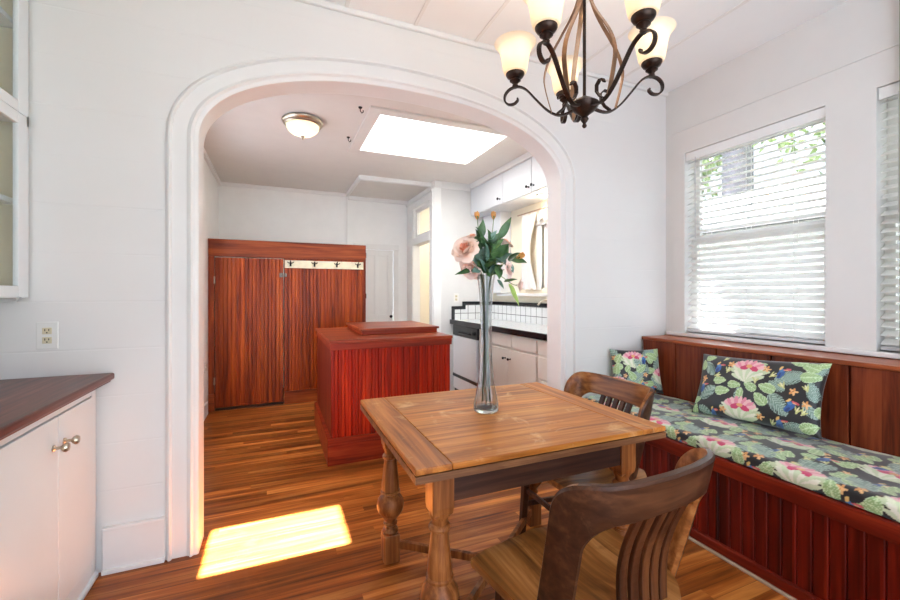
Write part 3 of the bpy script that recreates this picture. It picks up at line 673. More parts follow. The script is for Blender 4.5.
# ------------------------------------------------------------------ window bench, cushion, pillows
def build_bench():
    t = thing('window_bench', 'built in mahogany bench with beadboard front and panelled backrest', 'bench', (2.35, 1.0, 0))
    ya, yb = -0.35, 2.385
    m = MB(); p = 0.056; n = int((yb-ya)/p)
    for k in range(n+1):
        a = yb-(k+1)*p; b = yb-k*p; a = max(a, ya)
        if b-a < 0.01: continue
        m.prism([(a, 0.0), (b, 0.0)], 'z', 0, 0) if False else None
        m.add([(2.075, a, 0.03), (2.052, a, 0.03), (2.046, a+0.005, 0.03), (2.046, b-0.005, 0.03), (2.052, b, 0.03), (2.075, b, 0.03),
               (2.075, a, 0.42), (2.052, a, 0.42), (2.046, a+0.005, 0.42), (2.046, b-0.005, 0.42), (2.052, b, 0.42), (2.075, b, 0.42)],
              [(0, 1, 7, 6), (1, 2, 8, 7), (2, 3, 9, 8), (3, 4, 10, 9), (4, 5, 11, 10), (5, 0, 6, 11)])
    m.build('front_panel', M['bench'], t)
    B(2.028, 2.075, ya, yb, 0.012, 0.062).build('base_board', M['bench_y'], t, bevel=0.006)
    B(2.014, 2.03, ya, yb, 0.0, 0.014).build('shoe_moulding', M['pale'], t, bevel=0.005)
    B(2.024, 2.06, ya, yb, 0.412, 0.488).build('seat_rail', M['bench_y'], t, bevel=0.006)
    B(2.06, 2.66, ya, yb, 0.462, 0.488).build('seat_board', M['bench_y'], t, bevel=0.003)
    ys = [yb, 2.095, 1.80, 1.475, 1.12, 0.80, 0.45, 0.05, ya]
    for k in range(len(ys)-1): B(2.652, 2.672, ys[k+1]+0.004, ys[k]-0.004, 0.488, 0.944).build('backrest_board', M['back'], t, bevel=0.004)
    B(2.672, 2.69, ya, yb, 0.488, 0.944).build('backing', M['bench_y'], t)
    B(2.640, 2.938, ya, yb, 0.944, 0.968).build('ledge', M['ledge'], t, bevel=0.005)
build_bench()

# printed tropical fabric, worked out as colours on the mesh itself
class Print:
    def __init__(s, w, h, res=300):
        s.w, s.h, s.r = w, h, res; s.a = np.tile(np.array(hx(26, 25, 27)), (int(h*res)+1, int(w*res)+1, 1)).astype(np.float32)
        s.Y, s.X = np.mgrid[0:s.a.shape[0], 0:s.a.shape[1]]/res
    def local(s, x, y, L, ang):
        i0, i1 = max(0, int((y-L)*s.r)), min(s.a.shape[0], int((y+L)*s.r)+2); j0, j1 = max(0, int((x-L)*s.r)), min(s.a.shape[1], int((x+L)*s.r)+2)
        if i0 >= i1 or j0 >= j1: return None
        X, Y = s.X[i0:i1, j0:j1]-x, s.Y[i0:i1, j0:j1]-y; c, n = math.cos(ang), math.sin(ang)
        return (slice(i0, i1), slice(j0, j1)), (X*c+Y*n)/L, (-X*n+Y*c)/L
    def put(s, sl, mask, col):
        sub = s.a[sl]; sub[mask] = (np.broadcast_to(col, sub.shape))[mask]
    def leaf(s, x, y, L, ang, a=(150, 182, 122), b=(206, 224, 178), wid=0.62):
        q = s.local(x, y, L, ang)
        if q is None: return
        sl, u, v = q; w = wid*np.sqrt(np.clip(1-u*u, 0, 1))*(1-0.35*u); m = np.abs(v) < w
        vein = (np.abs(v) < 0.05) | (np.mod((u-np.abs(v)*0.9)*4, 1) < 0.22) | (np.abs(v) > w*0.88)
        col = np.where(vein[..., None], hx(*b), hx(*a)); s.put(sl, m, col)
    def frond(s, x, y, L, ang, a=(118, 146, 132), b=(176, 196, 184)):
        q = s.local(x, y, L, ang)
        if q is None: return
        sl, u, v = q; w = 0.55*np.clip(1-u*u, 0, 1)**0.6; m = (np.abs(v) < w) & ((np.mod((u-np.abs(v)*1.1)*5.5, 1) < 0.72) | (np.abs(v) < 0.06) | (np.abs(v) < 0.55*w))
        t = np.mod((u-np.abs(v)*1.1)*5.5, 1); col = np.where((t < 0.3)[..., None], hx(*b), hx(*a)); s.put(sl, m, col)
    def ell(s, x, y, L, ang, wid, c):
        q = s.local(x, y, L, ang)
        if q is None: return
        sl, u, v = q; m = u*u+(v/wid)**2 < 1; s.put(sl, m, np.array(hx(*c)))
    def protea(s, x, y, L, ang=0.0):
        for k in range(11):
            t = -1.25+2.5*k/10; s.ell(x+math.sin(ang+t)*L*0.55, y-0.25*L+math.cos(ang+t)*L*0.45, L*0.55, PI/2-ang-t, 0.28, (222, 226, 198) if k % 2 else (196, 208, 168))
        for k in range(9):
            t = -1.1+2.2*k/8; s.ell(x+math.sin(ang+t)*L*0.6, y+0.05*L+math.cos(ang+t)*L*0.42, L*0.32, PI/2-ang-t, 0.36, (228, 140, 160) if k % 2 else (240, 186, 190))
        for k in range(9):
            t = -1.5+3*k/8; s.ell(x+math.sin(ang+t)*L*0.42, y-0.45*L+math.cos(t)*L*0.25, L*0.5, PI/2-ang-t*0.8, 0.24, (232, 232, 212) if k % 2 else (206, 218, 182))
        s.ell(x-0.22*L, y+0.2*L, L*0.24, 0.4, 0.6, (206, 60, 104)); s.ell(x+0.24*L, y+0.17*L, L*0.24, -0.4, 0.6, (206, 60, 104)); s.ell(x, y+0.3*L, L*0.16, 0, 0.7, (228, 170, 110))
    def bird(s, x, y, L, ang):
        s.ell(x, y, L, ang+1.1, 0.5, (44, 92, 160)); s.ell(x-0.2*L, y-0.4*L, L*0.6, ang+1.2, 0.35, (30, 60, 120)); s.ell(x+0.05*L, y+0.75*L, L*0.42, ang, 0.9, (70, 124, 180))
        s.ell(x-0.15*L, y+1.25*L, L*0.45, ang+0.9, 0.45, (232, 190, 110)); s.ell(x+0.85*L, y+0.95*L, L*0.6, ang-0.1, 0.34, (206, 84, 96)); s.ell(x+0.7*L, y+0.8*L, L*0.3, ang-0.2, 0.4, (232, 170, 120))
    def blossom(s, x, y, L):
        for k in range(5): s.ell(x+math.cos(k*1.257)*L*0.6, y+math.sin(k*1.257)*L*0.6, L*0.5, k*1.257, 0.6, (212, 146, 82) if k % 2 else (232, 182, 124))
    def spear(s, x, y, L, ang):
        for k in (-1, 0, 1): s.ell(x+math.sin(ang+k*0.5)*L*0.4, y+math.cos(ang+k*0.5)*L*0.4, L*0.6, PI/2-ang-k*0.5, 0.2, (196, 200, 130) if k else (226, 222, 170))
    def tile(s, x, y, k=1.0):
        """one repeat, about 0.34 by 0.34 m"""
        s.frond(x-0.15*k, y+0.12*k, 0.065*k, 2.4); s.frond(x+0.13*k, y+0.10*k, 0.07*k, 0.5); s.frond(x-0.14*k, y-0.10*k, 0.062*k, 0.9); s.frond(x+0.145*k, y-0.115*k, 0.06*k, 2.2)
        for (dx, dy, L, a) in ((-0.06, -0.115, 0.034, 0.4), (-0.02, -0.155, 0.034, 2.6), (0.05, -0.13, 0.036, -0.5), (-0.20, 0.03, 0.036, 1.8), (0.20, 0.02, 0.036, 1.2), (0.11, -0.03, 0.033, 0.2), (-0.11, 0.0, 0.032, 3.0), (0.085, 0.165, 0.03, 1.0), (-0.09, 0.165, 0.032, 2.0)):
            s.leaf(x+dx*k, y+dy*k, L*k, a)
        s.protea(x, y+0.045*k, 0.085*k); s.bird(x-0.155*k, y-0.02*k, 0.026*k, 0.1); s.bird(x+0.17*k, y+0.155*k, 0.024*k, 0.3); s.bird(x+0.11*k, y-0.165*k, 0.024*k, -0.2)
        s.blossom(x-0.13*k, y+0.06*k, 0.016*k); s.blossom(x+0.12*k, y+0.04*k, 0.016*k); s.blossom(x-0.07*k, y-0.065*k, 0.014*k)
        for (dx, dy, a) in ((-0.04, 0.17, 0.3), (0.03, -0.075, 2.6), (0.16, -0.05, -0.6), (-0.19, -0.15, 0.8)): s.spear(x+dx*k, y+dy*k, 0.03*k, a)
    def sample(s, u, v):
        j = np.clip((u*s.r).astype(int), 0, s.a.shape[1]-1); i = np.clip((v*s.r).astype(int), 0, s.a.shape[0]-1); return s.a[i, j]

def build_cushion():
    ya, yb = -0.30, 2.375
    prof = [(2.630, 0.4895), (2.042, 0.4895)]; s_ = []
    pts = [(2.040, 0.493)]; 
    pts += [(2.036, 0.505), (2.034, 0.52)]
    for k in range(7): a = PI-PI/2*k/6; pts.append((2.062+0.028*math.cos(a), 0.532+0.026*math.sin(a)))
    pts += [(2.15, 0.5585), (2.35, 0.561), (2.55, 0.5585)]
    for k in range(5): a = PI/2-PI/2*k/4; pts.append((2.625+0.02*math.cos(a), 0.535+0.02*math.sin(a)))
    pts += [(2.644, 0.493)]
    pts = np.array(pts); d = np.r_[0, np.cumsum(np.hypot(*np.diff(pts, axis=0).T))]
    ns, ny = 190, 620; S = np.linspace(0, d[-1], ns); Yv = np.linspace(yb, ya, ny)
    X, Z = np.interp(S, d, pts[:, 0]), np.interp(S, d, pts[:, 1])
    YY, XX = np.meshgrid(Yv, X, indexing='ij'); ZZ = np.repeat(Z[None], ny, 0)
    top = np.clip((ZZ-0.50)/0.06, 0, 1); ZZ = ZZ+top*0.006*np.sin(YY*5.3+1)*np.sin(XX*6)+top*0.004*np.sin(YY*11+XX*9)
    endf = np.clip(np.minimum(yb-YY, YY-ya)/0.03, 0, 1); ZZ = 0.4905+(ZZ-0.4905)*np.sqrt(0.15+0.85*np.sin(endf*PI/2))
    pr = Print(yb-ya, d[-1]+0.02)
    for i, y0 in enumerate(np.arange(-0.1, 3.0, 0.36)):
        for j, s0 in enumerate((0.0, 0.30, 0.60)): pr.tile(y0+(0.18 if j % 2 else 0), s0, 1.22)
    C = pr.sample((yb-YY).ravel(), np.repeat(S[None], ny, 0).ravel())
    m = MB().grid(np.stack([XX, YY, ZZ], -1))
    nv = len(m.v); m.add([(2.045, yb-0.004, 0.4895), (2.64, yb-0.004, 0.4895), (2.64, ya+0.004, 0.4895), (2.045, ya+0.004, 0.4895)], [(0, 1, 2, 3)])
    cols = np.concatenate([C, np.tile(np.array(hx(26, 25, 27)), (4, 1))])
    tag(m.build('seat_cushion', M['print'], None, smooth='all', colors=cols), 'long tropical print seat cushion lying on the window bench', 'cushion')
build_cushion()

def pillow(name, label, c_bot, c_top, width, wdir, thick, layout, nu, nv_):
    """c_bot and c_top: middle of the lower and upper seam; wdir: unit vector along the width"""
    c0, c1 = Vector(c_bot), Vector(c_top); up = c1-c0; H = up.length; up.normalize(); wd = Vector(wdir); wd = (wd-up*wd.dot(up)).normalized()
    nrm = wd.cross(up).normalized(); ctr = (c0+c1)/2
    u = np.linspace(-1, 1, nu); v = np.linspace(-1, 1, nv_); U, V = np.meshgrid(u, v, indexing='ij')
    pin = 1-0.055*(1-U**2)*0-0.05*(1-np.abs(V)**2)*0
    Xl = U*width/2*(1-0.07*(1-V**2)*np.abs(U)**4); Yl = V*H/2*(1-0.08*(1-U**2)*np.abs(V)**4)
    T = thick/2*np.clip((1-U**4)*(1-V**4), 0, 1)**0.55
    T = T*(1+0.05*np.sin(U*7+V*3)+0.04*np.sin(V*9-U*4))
    pr = Print(width, H); layout(pr, width, H)
    C = pr.sample(((U+1)/2*width).ravel(), ((V+1)/2*H).ravel())
    m = MB(); cols = []
    for sgn in (1, -1):
        Pm = np.zeros(U.shape+(3,))
        for k in range(3): Pm[..., k] = ctr[k]+Xl*wd[k]+Yl*up[k]+sgn*T*nrm[k]
        m.grid(Pm if sgn > 0 else Pm); cols.append(C)
    return tag(m.build(name, M['print'], None, smooth='all', colors=np.concatenate(cols)), label, 'pillow', 'tropical print pillows')

def lay_big(p, w, h):
    src = [(92, 42), (865, 135), (762, 588), (12, 415)]; dst = [(0, h), (w, h), (w, 0), (0, 0)]; A = []; bb = []
    for (x, y), (X, Y) in zip(src, dst): A += [[x, y, 1, 0, 0, 0, -X*x, -X*y], [0, 0, 0, x, y, 1, -Y*x, -Y*y]]; bb += [X, Y]
    Hm = np.append(np.linalg.solve(np.array(A, float), np.array(bb)), 1).reshape(3, 3)
    def q(x, y): r = Hm @ np.array([x, y, 1.0]); return r[0]/r[2], r[1]/r[2]
    def at(fn, x, y, *a): fn(*q(x, y), *a)
    k = w/845*1.12
    for (x, y, L, a) in ((160,160,62,2.3),(640,240,80,0.4),(140,310,70,0.7),(560,400,80,-0.9),(620,540,62,0.3),(110,420,55,-0.6),(770,330,60,1.9),(740,440,50,-0.8),(330,330,45,1.5),(820,200,40,1.2),(560,290,48,-0.5)): at(p.frond, x, y, L*k, a)
    for (x, y, L, a) in ((115,130,40,1.8),(160,85,38,0.2),(225,240,42,0.1),(235,305,46,0.2),(310,270,40,0.0),(405,285,42,2.6),(505,300,48,2.9),(460,365,50,2.4),(760,170,52,2.8),(765,240,52,0.2),(715,535,48,0.5),(45,400,38,1.5),(60,345,36,0.2),(690,130,45,3.0),(340,320,34,1.5),(840,150,34,0.6),(30,470,34,0.8),(480,150,32,0.4)): at(p.leaf, x, y, L*k, a)
    at(p.protea, 400, 190, 115*k); at(p.protea, 330, 430, 118*k); at(p.leaf, 800, 440, 40*k, 1.2)
    for (x, y, L, a) in ((215,165,32,0.1),(590,215,34,0.2),(105,280,32,0.2),(625,420,34,-0.3),(545,525,34,0.2),(160,440,28,0.1)): at(p.bird, x, y, L*k, a)
    for (x, y) in ((300,140),(510,180),(655,325),(725,405),(230,420),(445,470),(120,220)): at(p.blossom, x, y, 22*k)
    for (x, y, a) in ((250,105,0.5),(270,190,0.2),(530,230,0.8),(600,300,-0.6),(660,450,0.3),(690,460,0.6),(440,265,0.0),(195,210,1.2),(500,520,0.4),(740,320,-0.5),(30,300,0.2)): at(p.spear, x, y, 38*k, a)
pillow('throw_pillow', 'large tropical print pillow leaning on the backrest below the window', (2.440, 1.472, 0.572), (2.592, 1.500, 0.930), 0.665, (0.02, -1, 0.0), 0.13, lay_big, 210, 130)
def lay_small(p, w, h):
    p.tile(w*0.42, h*0.60, 1.05); p.tile(w*1.0, h*0.22, 1.05); p.tile(w*0.05, h*0.05, 1.0)
    p.leaf(w*0.06, h*0.55, 0.04, 1.4); p.leaf(w*0.94, h*0.93, 0.04, 2.0); p.frond(w*0.9, h*0.66, 0.05, 1.0)
    p.leaf(w*0.12, h*0.78, 0.04, 1.0); p.leaf(w*0.35, h*0.40, 0.04, 2.2); p.leaf(w*0.55, h*0.55, 0.04, 0.6); p.bird(w*0.62, h*0.72, 0.028, 0.2); p.leaf(w*0.8, h*0.82, 0.045, 2.7)
pillow('throw_pillow', 'small tropical print pillow propped in the bench corner by the arch wall', (2.435, 2.225, 0.570), (2.465, 2.300, 0.890), 0.36, (0.90, -0.42, 0.0), 0.10, lay_small, 110, 100)

# ------------------------------------------------------------------ vase and flowers
VX, VY, VZ = 0.898, 1.693, 0.7605
def build_vase():
    t = thing('glass_vase', 'tall clear glass trumpet vase standing on the table', 'vase', (VX, VY, VZ))
    out = [(0.0, 0.0), (0.050, 0.0), (0.0565, 0.006), (0.057, 0.03), (0.052, 0.06), (0.044, 0.10), (0.036, 0.15), (0.030, 0.21), (0.0265, 0.28), (0.025, 0.36), (0.026, 0.44), (0.029, 0.51), (0.033, 0.57), (0.038, 0.61), (0.042, 0.632)]
    inn = [(0.0408, 0.632), (0.0364, 0.61), (0.0314, 0.57), (0.0275, 0.51), (0.0245, 0.44), (0.0235, 0.36), (0.0249, 0.28), (0.0283, 0.21), (0.0342, 0.15), (0.042, 0.10), (0.0495, 0.06), (0.0525, 0.035), (0.049, 0.020), (0.0, 0.016)]
    m = MB().lathe(out+inn, (VX, VY, VZ), 64, lobes=10, lob=0.028, twist=7.0)
    m.build('vessel', M['vase'], t, smooth=True, weld=True)
build_vase()

FR, FF = Vector((0.921, -0.390, 0)), Vector((0.390, 0.921, 0))      # along the table diagonal to the right, and away
def fp(dx, dd, z): return Vector((VX, VY, 0))+FR*dx+FF*dd+Vector((0, 0, z))
def basis(d):
    d = Vector(d).normalized(); a = Vector((0, 0, 1)) if abs(d.z) < 0.9 else Vector((1, 0, 0))
    x = (a-d*a.dot(d)).normalized(); return x, d.cross(x), d
def petal(base, d, az, L, Wd, open_, cup, n=7, ruff=0.0):
    x, y, z = basis(d); rad = x*math.cos(az)+y*math.sin(az); tan = -x*math.sin(az)+y*math.cos(az)
    P = np.zeros((n+1, n, 3))
    for i in range(n+1):
        f = i/n; ang = open_*(0.35+0.65*f)+0.0; 
        r = L*f*math.sin(ang)+0.12*L*math.sin(f*PI)*0.6; h = L*f*math.cos(ang)
        w = Wd*math.sin(min(1, f*1.15+0.12)*PI*0.62)*(1 if f < 0.8 else math.sqrt(max(0.02, 1-((f-0.8)/0.2)**2*0.75)))
        for j in range(n):
            g = 2*j/(n-1)-1
            p = base+rad*(r-cup*w*g*g)+z*(h+cup*0.4*w*g*g+ruff*math.sin(g*7+az*3)*f*L)+tan*(w*g)
            P[i, j] = p
    return P
def rose(parent, base, d, R, mats, layers, prefix='petal'):
    """layers: list of (count, length, width, opening, material key)"""
    for li, (cnt, L, Wd, op, mk) in enumerate(layers):
        m = MB()
        for k in range(cnt): m.grid(petal(base, d, 2*PI*k/cnt+li*0.7, L*R*(0.93+0.14*random.random()), Wd*R, op*(0.9+0.2*random.random()), 0.42, ruff=0.03))
        m.build(prefix, M[mk], parent, smooth='all')
def leaf_mesh(base, tip, width, up, bend=0.12):
    base, tip = Vector(base), Vector(tip); d = tip-base; L = d.length; d.normalize(); s = d.cross(Vector(up)).normalized(); nn = s.cross(d)
    P = np.zeros((11, 5, 3))
    for i in range(11):
        f = i/10; w = width*(math.sin(PI*f**0.8)**0.85)*(1-0.25*f) if 0 < f < 1 else 0.0008
        for j in range(5):
            g = j/2-1
            P[i, j] = base+d*(L*f)+s*(w*g)+nn*(0.25*w*abs(g)-bend*L*f*f+0.04*L*math.sin(f*9)*abs(g)*0.4)
    return MB().grid(P)
def flower(label, tipv, d, kind, R, leaves, neck, foot):
    """tipv: bloom base; neck/foot: (dx, dd) of the stem at the lip and at the vase foot"""
    tipv = Vector(tipv)
    root = thing('flower_stem', label, 'flower', fp(foot[0], foot[1], 0.805), 'artificial flowers in the glass vase')
    lip = fp(neck[0], neck[1], 1.385); mid = fp(neck[0]*0.35, neck[1]*0.35, 1.12); ft = fp(foot[0], foot[1], 0.805)
    ctrl = [ft, mid, lip, tipv-Vector(d).normalized()*0.02, tipv]
    pts = []
    for a, b, c_, e in zip([ctrl[0]]+ctrl[:-2], ctrl[:-1], ctrl[1:], ctrl[2:]+[ctrl[-1]]):
        for k in range(6):
            q = k/6; pts.append(0.5*((2*b)+(c_-a)*q+(2*a-5*b+4*c_-e)*q*q+(3*b-a-3*c_+e)*q**3))
    pts.append(tipv)
    MB().tube(pts, 0.0019, 6).build('stem', M['stem'], root, smooth=True)
    if kind == 'peony': rose(root, tipv, d, R, None, [(7, 1.02, 0.56, 1.25, 'petal_peach'), (7, 0.95, 0.5, 0.85, 'petal_peach'), (6, 0.85, 0.42, 0.5, 'petal_peach'), (5, 0.72, 0.34, 0.25, 'petal_core')])
    elif kind == 'pink': rose(root, tipv, d, R, None, [(7, 1.02, 0.56, 1.2, 'petal_pink'), (6, 0.9, 0.48, 0.75, 'petal_pink'), (5, 0.78, 0.38, 0.35, 'petal_pink')])
    elif kind == 'coral': rose(root, tipv, d, R, None, [(6, 1.0, 0.5, 1.0, 'petal_peach'), (5, 0.85, 0.4, 0.5, 'petal_core')])
    elif kind == 'bud':
        rose(root, tipv, d, R, None, [(5, 1.25, 0.42, 0.32, 'petal_gold'), (4, 1.3, 0.34, 0.16, 'petal_gold')])
        m = MB()
        for k in range(5): m.grid(petal(tipv-Vector(d).normalized()*0.002, d, k*1.257+0.3, R*0.7, R*0.2, 0.5, 0.3))
        m.build('sepal', M['leaf'], root, smooth='all')
    if kind == 'none':
        rr = random.Random(len(label))
        for k in range(16):
            an = rr.uniform(0, 2*PI); h = rr.uniform(1.40, 1.565); r0 = 0.012+0.02*rr.random(); r1 = r0+rr.uniform(0.035, 0.055); up_ = rr.uniform(-0.02, 0.045)
            leaves = leaves+[((r0*math.cos(an), r0*math.sin(an), h), (r1*math.cos(an), r1*math.sin(an), h+up_), rr.uniform(0.013, 0.019), rr.choice(['leaf', 'leaf_b', 'leaf', 'leaf_m']))]
    for (b, tp, w, mk) in leaves:
        leaf_mesh(fp(*b), fp(*tp), w*1.08, (0.1, -0.8, 0.6)).build('leaf', M[mk], root, smooth='all')
    return root
def build_flowers():
    flower('tallest golden rosebud above the vase, left of the two', fp(-0.040, 0.00, 1.648), (-0.1, 0, 1), 'bud', 0.030,
           [((-0.03, -0.01, 1.56), (-0.012, -0.03, 1.645), 0.022, 'leaf'), ((-0.02, -0.02, 1.53), (-0.045, -0.04, 1.60), 0.024, 'leaf'), ((-0.012, 0.0, 1.50), (-0.055, -0.05, 1.535), 0.022, 'leaf_b')], (-0.012, 0.0), (-0.012, 0.008))
    flower('golden rosebud on a bare stalk above the vase, right of the two', fp(0.036, 0.02, 1.652), (0.05, 0, 1), 'bud', 0.030,
           [((0.03, 0.0, 1.52), (0.012, -0.03, 1.60), 0.026, 'leaf'), ((0.03, 0.0, 1.53), (0.062, -0.02, 1.585), 0.024, 'leaf'), ((0.02, 0.0, 1.47), (0.03, -0.06, 1.535), 0.026, 'leaf')], (0.010, 0.006), (0.010, 0.012))
    flower('small coral bud between the big peach bloom and the leaves', fp(-0.062, -0.02, 1.555), (-0.3, -0.2, 1), 'coral', 0.030,
           [((-0.05, -0.02, 1.50), (-0.020, -0.06, 1.56), 0.022, 'leaf'), ((-0.04, -0.02, 1.46), (-0.01, -0.06, 1.51), 0.024, 'leaf_b')], (-0.018, -0.006), (-0.018, 0.0))
    flower('big peach bloom on the left of the bouquet', fp(-0.085, -0.02, 1.498), (-0.75, -0.55, 0.45), 'peony', 0.074,
           [((-0.04, -0.02, 1.44), (-0.075, -0.07, 1.47), 0.022, 'leaf_b'), ((-0.03, -0.02, 1.42), (-0.065, -0.05, 1.405), 0.02, 'leaf_b')], (-0.022, -0.010), (-0.02, -0.010))
    flower('pale pink bloom hanging low under the big peach one', fp(-0.060, 0.02, 1.432), (-0.7, -0.3, -0.45), 'pink', 0.062,
           [((-0.05, 0.0, 1.42), (-0.145, -0.02, 1.398), 0.014, 'leaf'), ((-0.04, -0.01, 1.42), (-0.06, -0.06, 1.46), 0.024, 'leaf_b')], (-0.024, 0.008), (-0.012, 0.018))
    flower('peach bloom half hidden by leaves at upper right of the bouquet', fp(0.080, 0.03, 1.525), (0.5, -0.2, 0.7), 'coral', 0.048,
           [((0.06, 0.0, 1.56), (0.118, -0.01, 1.660), 0.020, 'leaf'), ((0.05, -0.01, 1.48), (0.095, -0.05, 1.53), 0.026, 'leaf'), ((0.05, -0.01, 1.47), (0.085, -0.06, 1.445), 0.026, 'leaf_b')], (0.018, 0.008), (0.018, 0.006))
    flower('pink bloom low on the right of the bouquet', fp(0.085, -0.02, 1.415), (0.6, -0.7, 0.15), 'pink', 0.048,
           [((0.06, -0.02, 1.45), (0.105, -0.07, 1.49), 0.026, 'leaf_b'), ((0.06, 0.0, 1.46), (0.10, -0.03, 1.52), 0.026, 'leaf'), ((0.05, -0.02, 1.43), (0.055, -0.08, 1.375), 0.022, 'leaf')], (0.022, -0.008), (0.02, -0.008))
    flower('golden bloom at the far right edge of the bouquet', fp(0.140, 0.0, 1.470), (0.7, -0.3, 0.35), 'bud', 0.032,
           [((0.115, 0.0, 1.462), (0.185, -0.03, 1.452), 0.028, 'leaf'), ((0.10, 0.0, 1.455), (0.145, -0.05, 1.495), 0.022, 'leaf'), ((0.09, -0.01, 1.45), (0.12, -0.06, 1.405), 0.024, 'leaf_b')], (0.024, 0.0), (0.014, -0.014))
    flower('small pink rose drooping below the bouquet on the right', fp(0.140, -0.03, 1.345), (0.75, -0.45, -0.1), 'pink', 0.034,
           [((0.10, -0.03, 1.352), (0.152, -0.05, 1.255), 0.016, 'leaf_y'), ((0.08, -0.02, 1.36), (0.135, -0.05, 1.375), 0.012, 'leaf'), ((0.05, -0.02, 1.37), (0.08, -0.04, 1.33), 0.012, 'leaf_b')], (0.022, -0.014), (0.0, -0.02))
    flower('leafy green spray filling the middle of the bouquet', fp(0.0, -0.02, 1.54), (0, -0.1, 1), 'none', 0.03,
           [((0.0, -0.02, 1.40), (-0.028, -0.075, 1.462), 0.026, 'leaf_b'), ((0.0, -0.02, 1.42), (0.035, -0.08, 1.46), 0.026, 'leaf'), ((0.0, -0.02, 1.45), (0.0, -0.08, 1.53), 0.026, 'leaf_b'), ((0.0, -0.02, 1.50), (-0.025, -0.06, 1.58), 0.024, 'leaf'), ((0.0, -0.02, 1.39), (0.005, -0.065, 1.42), 0.026, 'leaf'), ((0.0, 0.0, 1.42), (0.05, 0.02, 1.50), 0.028, 'leaf'), ((0.0, 0.0, 1.42), (-0.05, 0.02, 1.49), 0.028, 'leaf')], (0.0, -0.016), (0.004, 0.002))
    flower('dark green leaf spray at the back of the bouquet', fp(0.01, 0.03, 1.55), (0, 0.1, 1), 'none', 0.03,
           [((0.01, 0.02, 1.50), (-0.03, 0.02, 1.60), 0.026, 'leaf'), ((0.01, 0.02, 1.50), (0.05, 0.03, 1.59), 0.026, 'leaf_b'), ((0.01, 0.02, 1.44), (0.075, 0.01, 1.50), 0.028, 'leaf'), ((0.0, 0.02, 1.44), (-0.05, 0.03, 1.53), 0.028, 'leaf'), ((0.01, 0.02, 1.40), (0.075, 0.0, 1.44), 0.028, 'leaf'), ((0.02, 0.0, 1.39), (0.03, -0.03, 1.44), 0.026, 'leaf_b'), ((0.0, 0.0, 1.40), (-0.035, -0.02, 1.45), 0.026, 'leaf'), ((0.03, 0.0, 1.47), (0.065, -0.03, 1.56), 0.022, 'leaf')], (0.004, 0.018), (-0.004, 0.016))
build_flowers()

